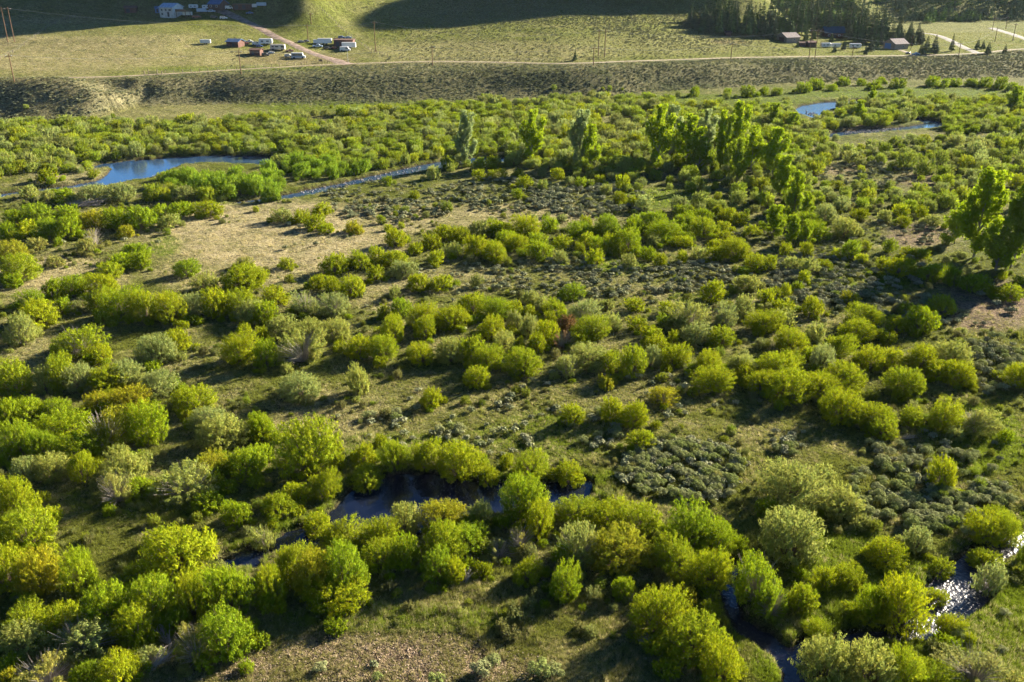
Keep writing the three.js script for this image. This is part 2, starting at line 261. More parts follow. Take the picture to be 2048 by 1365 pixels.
// ---------------------------------------------------------------- plant building blocks
class Leaves {                                                     // collects bent leaf sprigs, twigs and blades with their own tint
  constructor(seed) { this.p = []; this.c = []; this.r = rng(seed); }
  tri(a, b, c, k) { this.p.push(...a, ...b, ...c); for (let i = 0; i < 3; i++) this.c.push(...k); }
  leaf(at, n, size, tint, long = 1.7, axis) {
    const r = this.r, N = new THREE.Vector3(...n).normalize(), W = axis ? new THREE.Vector3(...axis) : new THREE.Vector3(r() - 0.5, r() - 0.5, r() - 0.5), U = (axis ? N.clone().cross(W).cross(N) : W.cross(N)).normalize(), V = N.clone().cross(U);
    const a = size * long * 0.5, b = size * 0.5, f = size * (0.15 + 0.2 * r()), P = (u, v, w) => [at[0] + U.x * u + V.x * v + N.x * w, at[1] + U.y * u + V.y * v + N.y * w, at[2] + U.z * u + V.z * v + N.z * w];
    const A = P(-a, 0, 0), B = P(a, 0, -f), C = P(0, b, -f), E = P(0, -b, -f);
    if (this.single) { this.tri(P(-a, b * 0.55, 0), P(-a * 0.8, -b * 0.75, -f), B, tint); return; }
    this.tri(A, B, C, tint); this.tri(A, E, B, tint);
  }
  rod(a, b, r0, r1, tint) {                                        // three-sided tapered rod
    const A = new THREE.Vector3(...a), B = new THREE.Vector3(...b), T = B.clone().sub(A).normalize(), U = new THREE.Vector3(0.3, 0.1, 0.9).cross(T).normalize(), V = T.clone().cross(U), ring = (P, r) => [0, 1, 2].map((k) => { const q = k * 2.094; return [P.x + (U.x * Math.cos(q) + V.x * Math.sin(q)) * r, P.y + (U.y * Math.cos(q) + V.y * Math.sin(q)) * r, P.z + (U.z * Math.cos(q) + V.z * Math.sin(q)) * r]; });
    const p = ring(A, r0), q = ring(B, r1);
    for (let k = 0; k < 3; k++) { const l = (k + 1) % 3; this.tri(p[k], p[l], q[k], tint); this.tri(p[l], q[l], q[k], tint); }
  }
  build() { const g = new THREE.BufferGeometry(); g.setAttribute('position', new THREE.Float32BufferAttribute(this.p, 3)); g.setAttribute('color', new THREE.Float32BufferAttribute(this.c, 3)); return g; }
}
const rnd3 = (r) => { const z = r() * 2 - 1, a = r() * 6.2832, s = Math.sqrt(1 - z * z); return [s * Math.cos(a), z, s * Math.sin(a)]; };
// a willow in unit size: radius about 1, height 1. Many leafy shoots fan up and out of one base. Returns foliage and stems
function willowShape(seed, count, size, twigs, shoots = 190, open = 0) {
  const L = new Leaves(seed), S = new Leaves(seed + 1), r = L.r; L.single = true; const lean = [(r() - 0.5) * 0.25, (r() - 0.5) * 0.25], bumps = [];
  for (let i = 0; i < 9; i++) bumps.push([...rnd3(r), 0.18 + 0.3 * r()]);
  const list = [];
  for (let i = 0; i < shoots; i++) {
    const e = Math.pow((i + r()) / shoots, 0.9), y = 0.06 + 0.94 * e, rad = Math.sqrt(Math.max(0, 1 - y * y)), a = i * 2.39996 + r() * 0.8, d = [Math.cos(a) * rad, y, Math.sin(a) * rad];
    let k = 0.72 + 0.15 * r(); for (const b of bumps) k += b[3] * Math.max(0, d[0] * b[0] + d[1] * Math.abs(b[1]) + d[2] * b[2] - 0.6) * 1.6;
    k *= (0.86 + 0.14 * smooth(0.05, 0.35, y)); if (r() < 0.1) k += 0.09 * r();
    const bare = open && noise(d[0] * 2.2 + seed * 3.1, d[2] * 2.2 + d[1] * 2) < open;
    list.push({ e: [d[0] * k + lean[0] * y, Math.min(1.08, d[1] * k * 0.93 + 0.06), d[2] * k + lean[1] * y], bare, tint: 0.88 + 0.24 * r(), warm: 0.92 + 0.16 * r(), from: 0.34 + 0.28 * r() });
  }
  const at = (s, t) => [s.e[0] * (0.1 + 0.9 * Math.pow(t, 1.25)), s.e[1] * Math.pow(t, 0.85), s.e[2] * (0.1 + 0.9 * Math.pow(t, 1.25))];
  const leafy = list.filter((s) => !s.bare);
  for (let i = 0; i < count; i++) {
    const s = leafy[i % leafy.length], t = s.from + (1.03 - s.from) * Math.pow(r(), 0.66), p = at(s, t), w = 0.135 * (1.15 - 0.5 * t), o = rnd3(r), q = Math.sqrt(r()) * w;
    const P = [p[0] + o[0] * q, p[1] + o[1] * q * 0.8, p[2] + o[2] * q]; if (P[1] < 0.02) continue;
    const k = s.tint * (0.8 + 0.4 * r()), out = Math.hypot(...p) || 1;
    L.leaf(P, [p[0] / out * 0.5 + o[0] * 0.8 + (r() - 0.5) * 0.9, p[1] / out * 0.5 + o[1] * 0.6 + (r() - 0.5) * 0.9 + 0.1, p[2] / out * 0.5 + o[2] * 0.8 + (r() - 0.5) * 0.9], size * (0.65 + 0.7 * r()), [k * s.warm * (0.92 + 0.16 * r()), k, k * (0.8 + 0.4 * r())], 1.5 + 0.9 * r(), [p[0] * 0.6 + (r() - 0.5) * 0.9, 0.5 + (r() - 0.3) * 0.6, p[2] * 0.6 + (r() - 0.5) * 0.9]);
  }
  const radii = [], tops = []; for (let i = 0; i < L.p.length; i += 9) { radii.push(Math.hypot(L.p[i], L.p[i + 2])); tops.push(L.p[i + 1]); }
  radii.sort((a, b) => a - b); tops.sort((a, b) => a - b); const kr = 1 / radii[Math.floor(radii.length * 0.985)], kt = 1 / tops[Math.floor(tops.length * 0.995)];
  for (const s of list) { if (!s.bare && r() < 0.6) continue; const g = 0.75 + 0.5 * r(), a = at(s, 0), b = at(s, 0.5), c = at(s, s.bare ? 1 : 0.85); a[1] = -0.04; S.rod(a, b, 0.012, 0.008, [g, g, g]); S.rod(b, c, 0.008, 0.003, [g, g, g]); }
  for (let i = 0; i < twigs; i++) {                                // bare grey shoots that stand out of the crown
    const a = r() * 6.283, o = 0.2 + 0.8 * r(), g = 0.9 + 0.7 * r(), base = [Math.cos(a) * 0.15, 0.0, Math.sin(a) * 0.15], mid = [Math.cos(a) * o * 0.6, 0.42 + 0.25 * r(), Math.sin(a) * o * 0.6], tip = [Math.cos(a + (r() - 0.5) * 0.4) * o * 1.0, mid[1] + 0.2 + 0.35 * r() * (1.3 - o * 0.8), Math.sin(a) * o * 1.0];
    S.rod(base, mid, 0.008, 0.005, [g, g, g]); S.rod(mid, tip, 0.005, 0.002, [g, g, g]);
  }
  for (const q of [L.p, S.p]) for (let i = 0; i < q.length; i += 3) { q[i] *= kr; q[i + 1] *= kt; q[i + 2] *= kr; }
  return [L.build(), S.build()];
}
const leafMat = (r, g, b) => new THREE.MeshPhysicalMaterial({ color: new THREE.Color(r, g, b), vertexColors: true, roughness: 1, specularIntensity: 0.06, transmission: 0.4, thickness: 0, side: THREE.DoubleSide });
const LEAF = { g: [0.178, 0.235, 0.006], y: [0.214, 0.248, 0.006], s: [0.222, 0.245, 0.05], o: [0.24, 0.236, 0.01], d: [0.21, 0.21, 0.045], r: [0.19, 0.11, 0.04] };
const leafMats = Object.fromEntries(Object.entries(LEAF).map(([k, v]) => [k, [0, 1, 2].map((i) => leafMat(v[0] * [1, 0.92, 1.05][i], v[1] * [1, 0.96, 1.02][i], v[2] * [1, 1.2, 0.9][i]))]));
const stemMat = new THREE.MeshPhysicalMaterial({ specularIntensity: 0.2, color: new THREE.Color(0.115, 0.085, 0.06), vertexColors: true, roughness: 0.95, side: THREE.DoubleSide });
const greyStemMat = new THREE.MeshPhysicalMaterial({ specularIntensity: 0.2, color: new THREE.Color(0.26, 0.225, 0.185), vertexColors: true, roughness: 0.95, side: THREE.DoubleSide });
const near = [11, 12, 13, 14, 15, 16].map((s) => willowShape(s, 7400, 0.047, 8, 210)), nearOpen = [21, 22, 23].map((s) => willowShape(s, 5200, 0.05, 50, 200, 0.38)), nearBare = [31, 32].map((s) => willowShape(s, 3800, 0.046, 90, 170, 0.45));
const middle = [41, 42, 43, 44].map((s) => willowShape(s, 2900, 0.075, 5, 150)), middleOpen = [51, 52].map((s) => willowShape(s, 2100, 0.075, 30, 140, 0.38)), middleBare = [61].map((s) => willowShape(s, 1000, 0.065, 80, 80, 0.5));
const distant = [71, 72, 73, 74].map((s) => willowShape(s, 1300, 0.11, 0, 80)).map(([a, b]) => { const g = mergeGeometries([a, b]); const c = g.attributes.color, n = a.attributes.position.count; for (let i = n; i < c.count; i++) c.setXYZ(i, c.getX(i) * 0.6, c.getY(i) * 0.4, c.getZ(i) * 0.8); return g; });
console.log('plant shapes');

// ---------------------------------------------------------------- willows, outlined on the photograph in tiles: [left, top, right, bottom] and kind of leaf
// g bright green, y yellow green, s silvery, o orange tinged, d nearly bare, r reddish
const tiles = [
  [0, 1024, 0.4, 'y-6,-28,30,10 y0,-3,44,33 y-14,28,19,66 o15,28,46,70 g47,28,82,68 y113,10,172,58 y98,40,128,60 g66,58,104,100 g100,52,142,95 y92,72,130,110 y138,48,172,88 g160,38,206,85 g128,76,152,100 g160,78,202,120 y4,74,34,100 y32,74,64,104 s2,88,40,118 S40,85,88,118 y78,112,115,145 d142,92,170,125 d10,115,60,145 o0,125,12,140 g50,118,80,140 S108,108,130,125'],
  [512, 1024, 0.4, 'S-2,5,16,28 y37,-6,60,16 y48,5,84,32 y85,3,114,30 y10,24,44,58 y-2,42,28,75 o24,30,62,70 g52,24,90,68 y40,50,85,80 y88,20,118,48 g108,18,130,46 y131,8,165,42 g150,5,188,30 s107,-14,131,16 o133,-9,167,10 s170,-12,188,14 y150,35,167,58 y176,38,190,52 d184,20,205,38 g132,28,156,56'],
  [1024, 1024, 0.4, 'g-10,-32,30,6 y9,-10,36,20 S40,8,70,45 o62,10,108,48 g32,24,52,44 y82,-10,125,22 g125,-8,165,30 g150,5,181,32 y112,18,150,52 y145,27,178,62 y36,-14,68,10 y62,-12,98,14 y0,37,26,58 g26,42,57,72 g81,50,98,70 y97,58,140,100 o130,58,146,80 y122,80,170,122 y150,104,184,140 y150,70,168,85 G178,33,215,75 d-4,10,14,34'],
  [1536, 1024, 0.4, 's-6,-2,43,42 y37,43,54,65 y18,57,39,80 G-10,50,17,90 y80,20,110,45 y85,42,135,95 g74,54,102,90 y130,32,150,48 y160,22,186,42 S168,35,192,62 s110,10,130,32 y160,0,190,25 y178,-4,205,24 g200,27,212,42 s28,96,70,140 s62,102,102,145 y92,105,125,150 y115,122,155,150 y30,83,56,105 d140,108,195,140 y52,40,80,62 y128,55,146,70 y132,80,158,94'],
  [0, 683, 0.4, 'y-6,14,26,45 s24,18,44,44 y34,10,60,40 s52,16,78,40 y70,18,100,40 s85,14,114,36 s103,24,140,42 y67,3,88,17 o68,38,90,56 o85,36,118,55 y138,35,172,58 g-4,44,16,70 g8,43,36,64 g30,46,57,62 g28,54,68,82 g0,64,30,95 g22,68,48,95 g45,74,76,98 O66,53,102,90 g98,47,132,85 s150,52,180,72 s156,60,198,86 g192,56,222,80 s10,92,30,115 s26,89,54,114 y50,86,78,114 g-4,85,6,105 s80,87,120,118 D78,105,106,132 g100,110,122,124 o150,88,180,110 g175,80,216,108 S128,100,172,125 g155,122,178,136 g178,125,200,148 y122,108,140,120'],
  [512, 683, 0.4, 's18,25,52,48 s71,18,95,44 y166,19,186,38 y131,38,149,54 g-4,55,13,78 g-10,85,8,103 y15,60,66,108 y23,110,44,130 y40,102,66,128 y0,117,32,140 y75,94,102,115 y60,90,72,104 y76,82,96,100 y98,76,125,104 y120,78,150,104 y142,80,180,110 y175,94,194,112 y94,74,106,84 y195,88,206,102'],
  [1024, 683, 0.4, 'y40,49,58,68 y70,45,90,66 y85,47,111,70 y92,71,113,88 O67,26,85,40 O108,36,133,50 S35,11,55,30 y-6,4,24,28 s46,1,75,22 y68,8,86,24 y84,5,108,30 s104,4,120,22 y118,2,144,22 y143,9,172,24 y145,19,178,42 s170,8,196,26 y178,16,200,32 y188,22,215,42 y-2,90,32,106 y36,92,58,112'],
  [1536, 683, 0.4, 'y-8,10,28,32 y-6,24,36,46 y26,22,58,46 y44,16,78,38 y10,6,30,20 s30,2,58,24 y42,36,80,66 y70,48,100,70 y82,60,106,78 y106,52,126,68 y122,46,162,74 S150,54,184,74 y96,19,128,44 y70,2,96,24 y90,4,112,22 y108,2,136,24 y126,14,150,32 y140,14,166,36 s130,0,164,18 y190,16,215,38 s-6,95,48,135 s44,118,80,142 y130,92,152,118 y175,130,195,145'],
  [0, 400, 0.4, 'g2,7,22,22 g18,3,42,20 g-4,17,11,32 y10,16,28,30 y6,24,19,33 g26,15,48,32 g40,12,64,32 g44,6,62,14 o62,8,84,24 g83,6,104,24 g100,4,124,24 g118,4,136,16 g134,3,155,13 y156,1,178,13 s126,12,144,22 o94,19,108,30 g42,29,50,37 o-4,34,22,48 y-6,45,30,66 d22,30,38,40 d60,30,76,44 d36,44,52,54 g97,34,120,48 g102,41,120,56 g84,42,102,56 y75,50,98,62 y68,58,98,74 g47,59,68,76 g34,62,50,80 g42,76,58,92 g12,74,38,86 y10,81,46,102 S0,92,30,118 y64,70,90,90 g80,70,112,96 y102,74,126,98 y120,72,150,100 s134,74,164,96 g138,47,160,62 y176,52,210,72 s152,58,176,74 y160,70,184,94 y178,72,206,92 s186,80,214,98 Y42,99,82,126 s110,106,140,132 y132,103,152,122 y176,106,206,132 y186,97,202,108 d188,46,204,54'],
  [512, 400, 0.4, 's12,6,30,18 y28,7,44,19 y43,3,60,13 y37,11,56,24 y50,18,64,27 o70,16,82,26 o76,20,86,28 y102,22,121,38 y102,19,110,25 y120,34,133,44 y132,27,149,40 y136,40,150,52 y141,20,160,34 y155,20,173,34 s168,16,186,30 y184,16,206,28 g184,20,196,30 g192,24,212,38 s147,34,166,46 y164,28,186,46 y178,33,203,50 y18,46,31,56 y22,59,30,66 y51,43,74,60 y72,41,96,56 y89,38,104,52 y100,40,122,54 y86,52,103,66 s108,47,130,62 y120,58,140,74 y138,60,158,72 s170,59,182,71 y40,59,56,72 y54,60,68,74 y66,60,89,78 y-4,58,6,70 y4,70,28,84 S28,73,52,92 S48,74,76,94 g-6,80,16,100 s104,68,116,80 y96,83,108,96 g106,78,126,94 y120,82,146,104 y126,92,144,112 y144,84,170,104 y96,92,122,116 s8,92,32,110 s28,94,54,112 s52,94,79,114 g-4,110,16,136 S18,104,56,132 y0,100,12,114 y70,108,92,128 y88,108,114,130 y118,112,146,132 s142,110,168,132 y160,110,184,132 y172,116,198,138 y60,112,72,122 y162,74,184,92 g178,78,206,96 y176,93,204,112 s186,104,214,124 s200,88,216,104'],
  [1024, 400, 0.4, 'y-4,16,26,28 g22,13,38,26 y54,12,66,22 g44,18,66,30 g64,11,90,30 g88,13,110,28 g100,10,124,22 g110,16,138,32 g130,10,150,24 g146,6,164,18 g130,4,148,14 y160,3,170,12 y166,5,180,16 y174,9,190,20 y164,17,176,26 y140,16,164,28 y184,20,198,28 y-6,26,12,42 g12,26,30,38 g12,32,36,48 y30,28,48,40 y52,26,66,38 g62,28,74,40 y70,26,84,44 g80,22,104,42 y80,33,92,46 s106,28,120,38 g102,37,117,49 y125,28,136,38 y134,28,146,38 y50,34,60,44 s33,40,46,53 y57,39,74,54 s88,43,101,56 y113,42,125,54 y132,40,142,50 s144,37,158,48 y156,36,171,50 y155,31,168,40 y166,31,194,47 y161,24,176,34 y184,44,206,58 g38,67,58,81 s6,72,20,84 y-4,80,10,94 y8,84,20,94 s16,76,32,88 y24,80,48,94 S42,82,72,96 s70,78,84,88 y90,78,108,90 y92,92,110,106 S74,90,90,106 y50,92,78,114 r36,92,52,106 y118,80,132,92 S124,86,160,100 S156,82,182,102 y150,64,172,82 s178,59,198,74 s176,76,194,96 y196,70,212,84 y104,100,122,114 s120,94,140,104 s4,92,22,110 y18,96,38,118 y26,88,36,102 y0,109,12,122 y12,106,28,124 r32,104,50,120 y46,104,64,118 s136,98,160,116 y156,102,178,118 y188,88,216,106 y104,108,124,122 y124,104,134,116'],
  [1536, 400, 0.2627, 's25,2,37,13 s34,9,48,20 y44,4,54,11 s58,5,66,12 y66,2,75,9 y68,8,76,14 y77,3,84,10 s82,8,92,14 g38,20,49,31 y33,25,38,31 y17,22,25,30 y5,22,14,30 y49,21,55,27 g60,20,68,28 y70,24,79,31 y78,25,86,31 y56,30,66,37 y62,31,78,39 y46,28,54,34 y-2,28,5,38 y26,31,35,37 s15,30,27,39 s8,29,17,37 y15,37,22,44 y6,44,13,51 y0,46,8,53 g12,43,19,48 o38,48,49,55 y17,50,30,62 y3,53,15,59 y43,54,63,66 y67,53,77,60 y84,50,99,61 g73,55,89,70 y62,60,75,70 y36,63,56,73 y59,69,68,76 y2,67,22,80 s20,64,31,74 y28,70,46,84 s0,58,14,66 y114,44,122,51 y121,44,134,53 y121,37,126,42 y129,39,136,44 g2,4,16,12 g14,6,28,15 g18,12,34,20 g92,34,104,46 g100,38,116,48 g78,33,94,42'],
  [1300, 0, 0.2738, 'g21,47,28,53 g40,48,45,52 g49,47,59,53 g59,47,66,52 g66,48,73,52 g80,45,89,51 g87,44,97,48 g98,46,103,50 g103,42,111,47 g113,43,119,47 g120,44,127,49 g124,42,130,46 g132,43,141,48 g150,42,159,47 g159,43,164,48 g164,43,171,47 g172,43,179,47 g179,43,188,47 g188,42,196,49 g196,45,203,50'],
  [600, 200, 0.2926, 'y101,40,109,47 y109,41,116,46 y116,40,122,46 y123,40,132,46 y126,44,136,52 g124,51,131,58 y147,40,156,47 g160,46,170,51 y64,53,70,58 s73,39,82,47 g48,44,55,50 y184,44,193,54 s175,49,183,56 y183,54,192,61 y191,56,199,63 y172,44,179,50 y100,34,112,41 y108,33,117,40'],
  [0, 240, 0.2926, 's10,38,23,46 s23,41,31,48 g31,40,45,49 s45,38,62,49 s62,37,78,48 y20,29,33,36 s23,22,34,28 y50,29,58,34 d48,63,60,75'],
];
const willows = [];
for (const [ox, oy, k, text] of tiles) for (const w of text.split(' ')) {
  const [l, t, r, b] = w.slice(1).split(',').map(Number), q = 1 / k, box = { kind: w[0].toLowerCase(), open: w[0] < 'a', cx: ox + (l + r) / 2 * q, cy: oy + (t + b) / 2 * q, w: (r - l) * q, h: (b - t) * q };
  let bh = 1.3, X, D, R;
  for (let i = 0; i < 4; i++) {
    [X, D] = onPlane(box.cx, box.cy, bh * 0.86);
    const s = scaleAt(X, bh, D), phi = Math.atan2(EYE - bh, Math.hypot(X, D)); R = box.w / 2 / s; const v = box.h / 2 / s;
    bh = clamp(Math.sqrt(Math.max(0, v * v - (R * Math.sin(phi)) ** 2)) / Math.cos(phi), R * 0.62, R * 1.25);
  }
  const g0 = height(X, D);
  willows.push({ ...box, X, D, Y: Math.max(g0, -0.75), R: R * (box.cy > 880 ? 1.1 : 1.03), H: bh * (box.cy > 880 ? 1.9 : 1.85) });
}
willows.sort((a, b) => b.w * b.h - a.w * a.h);
const named = willows.slice(0, 300), spare = willows.slice(300);
// where a willow stands, by landmarks anyone can find in the photograph
const zones = [
  ['around the grey snag in the corner', (x, y) => y > 1150 && x < 520], ['left of the pond tail', (x, y) => y > 1020 && x < 290], ['at the left tail of the dark pond', (x, y) => y > 990 && x < 560],
  ['on the near bank of the dark pond', (x, y) => y > 1020 && x < 985], ['between pond and narrow stream', (x, y) => y > 960 && x < 1440 && y < 1180 && x > 985], ['right of the bottom gravel bar', (x, y) => y > 1140 && x < 1480],
  ['inside the bend of the narrow stream', (x, y) => y > 1000 && x < 1660 && y < 1250], ['at the bottom edge below the stream', (x, y) => y > 1250], ['along the glinting stream', (x, y) => y > 1000 && x > 1600],
  ['in the dense left edge thicket', (x, y) => y > 790 && x < 200], ['around the left orange willows', (x, y) => y > 770 && x < 345], ['on the slope above the pond tail', (x, y) => y > 770 && x < 540],
  ['on the far bank of the dark pond', (x, y) => y > 860 && x < 1180], ['in sagebrush right of the pond', (x, y) => y > 800 && x > 1100 && x < 1420], ['beside the right sagebrush slope', (x, y) => y > 905 && x > 1400],
  ['on the shady meadow in the middle', (x, y) => y > 735 && x > 540 && x < 1300 && y < 860], ['right of the shady meadow', (x, y) => y > 715 && x >= 1300 && x < 1760], ['in the clump below the right sagebrush', (x, y) => y > 680 && x >= 1760],
  ['in the left edge willow wall', (x, y) => y > 690 && x < 420], ['in the long row above the shady meadow', (x, y) => y > 660 && x > 660 && x < 1100], ['in the thicket left of centre', (x, y) => y > 590 && x >= 440 && x <= 760],
  ['beside the round left side bushes', (x, y) => y > 560 && x < 440], ['left of the straw meadow', (x, y) => y > 470 && x < 440], ['below the fallen white tree', (x, y) => y > 390 && x < 480],
  ['below the central sagebrush flat', (x, y) => y > 590 && x > 700 && x < 1180], ['in the middle right band', (x, y) => y > 590 && x >= 1180 && x < 1520], ['along the right sagebrush belt', (x, y) => y > 520 && x >= 1400],
  ['on the right edge of the straw meadow', (x, y) => y > 480 && x < 900], ['in the row behind the sagebrush flat', (x, y) => y > 440 && x < 1240], ['left of the small cottonwoods', (x, y) => y > 400 && x < 1560], ['around the big cottonwoods on the right', (x, y) => y > 400], ['on the flat by the river', () => true],
];
const tone = { g: 'bright green', y: 'yellow green', s: 'silvery green', o: 'orange tinged', d: 'nearly bare grey', r: 'reddish brown' };
const ordinal = ['first', 'second', 'third', 'fourth', 'fifth', 'sixth', 'seventh', 'eighth', 'ninth', 'tenth', 'eleventh', 'twelfth', 'thirteenth', 'fourteenth', 'fifteenth', 'sixteenth', 'seventeenth', 'eighteenth', 'nineteenth', 'twentieth', 'twenty-first', 'twenty-second', 'twenty-third', 'twenty-fourth', 'twenty-fifth', 'twenty-sixth', 'twenty-seventh', 'twenty-eighth', 'twenty-ninth', 'thirtieth'];
const byPlace = {};
for (const w of named) { w.zone = zones.find((z) => z[1](w.cx, w.cy))[0]; (byPlace[w.kind + w.zone] ??= []).push(w); }
for (const list of Object.values(byPlace)) { list.sort((a, b) => a.cx - b.cx); list.forEach((w, i) => { w.label = list.length === 1 ? `only ${tone[w.kind]} willow bush ${w.zone}` : `${ordinal[i] ?? 'last'} ${tone[w.kind]} willow from the left ${w.zone}`; }); }
const proto = {};
const wr = rng(77);
for (const w of named) {
  const big = w.w > 62, bare = w.kind === 'd' || w.kind === 'r', pool = bare ? (big ? nearBare : middleBare) : w.open ? (big ? nearOpen : middleOpen) : (big ? near : middle);
  const v = Math.floor(wr() * pool.length), mv = Math.floor(wr() * 3), key = [w.kind, big, bare, w.open, v, mv].join();
  let o;
  if (!proto[key]) {
    o = proto[key] = new THREE.Group(); part(o, 'foliage', pool[v][0], leafMats[w.kind][mv]); part(o, 'stems', pool[v][1], bare || w.open ? greyStemMat : stemMat);
  } else o = proto[key].clone();
  o.name = numbered('willow_bush'); o.userData = {}; tag(o, w.label, 'willow bush', 'willow bushes on the flood plain');
  o.position.set(w.X, w.Y - 0.03, -w.D); o.rotation.y = wr() * 6.283; o.scale.set(w.R * (0.94 + 0.16 * wr()), w.H, w.R * (0.9 + 0.25 * wr())); scene.add(o);
}
console.log('willows', willows.length);

// the rest of the willow scrub: the outlined ones beyond the first 300 and the closed thickets toward the river and the bluff
const GREENS = [[0.175, 0.23, 0.014], [0.205, 0.25, 0.014], [0.205, 0.245, 0.04], [0.215, 0.25, 0.065], [0.18, 0.225, 0.025], [0.225, 0.255, 0.012], [0.195, 0.215, 0.05]];
const scrubTop = [[-400, 242], [0, 239], [200, 240], [300, 242], [420, 244], [560, 229], [650, 222], [750, 212], [900, 203], [1050, 196], [1200, 193], [1300, 190], [1400, 205], [1560, 196], [1640, 212], [1700, 196], [1900, 194], [2048, 190], [2500, 186]];
const OPEN = [[110, 360, 150, 22], [820, 400, 230, 42], [1070, 408, 210, 34], [700, 425, 230, 30], [1330, 392, 85, 22], [1690, 262, 60, 10], [1500, 203, 160, 8], [1850, 185, 250, 9], [1000, 348, 130, 22], [1830, 360, 60, 18], [1960, 270, 80, 10], [1690, 338, 55, 14], [1560, 290, 30, 14], [1730, 350, 90, 24], [660, 235, 60, 8], [1040, 212, 30, 4], [1230, 235, 50, 9]];
function scrubShare(px, py) {
  if (py < curveAt(scrubTop, px) + 2) return py > curveAt(scrubTop, px) - 12 ? 0.03 : 0;
  for (const [x, y, a, b] of OPEN) if (((px - x) / a) ** 2 + ((py - y) / b) ** 2 < 1) return 0.02;
  if (py > 415 || (py > 395 && px < 1000)) return 0;
  if (px > 1620 && py > 275) return 0.5;
  if (px > 1250 && py > 330 && px < 1620) return 0.35;
  if (px > 560 && px < 1300 && py > 350) return 0.05;
  return 0.95;
}
const sightlines = [                                               // open water that no bush stands in front of
  [[-20, 392], [60, 374], [140, 366], [205, 358], [235, 345], [165, 335], [215, 322], [300, 314], [420, 309], [525, 311], [570, 322], [500, 337], [440, 334], [340, 326], [305, 335], [315, 355], [285, 375], [180, 382], [80, 392]],
  [[590, 390], [660, 370], [740, 348], [800, 340], [892, 324], [892, 336], [800, 354], [770, 364], [700, 382]], [[1596, 230], [1610, 212], [1668, 204], [1655, 220]], [[1670, 270], [1740, 253], [1830, 238], [1892, 246], [1888, 257], [1760, 266], [1700, 273]]];
const scrub = [[], [], [], []], scrubColor = [[], [], [], []], grid = new Map();
const addScrub = (X, Y, D, R, H, c, r) => { const k = Math.floor(r() * 4), m = new THREE.Matrix4().compose(new THREE.Vector3(X, Y - 0.03, -D), new THREE.Quaternion().setFromAxisAngle(new THREE.Vector3(0, 1, 0), r() * 6.283), new THREE.Vector3(R, H, R)); scrub[k].push(m); const j = 0.8 + 0.4 * r(); scrubColor[k].push([c[0] * j, c[1] * j, c[2] * j]); };
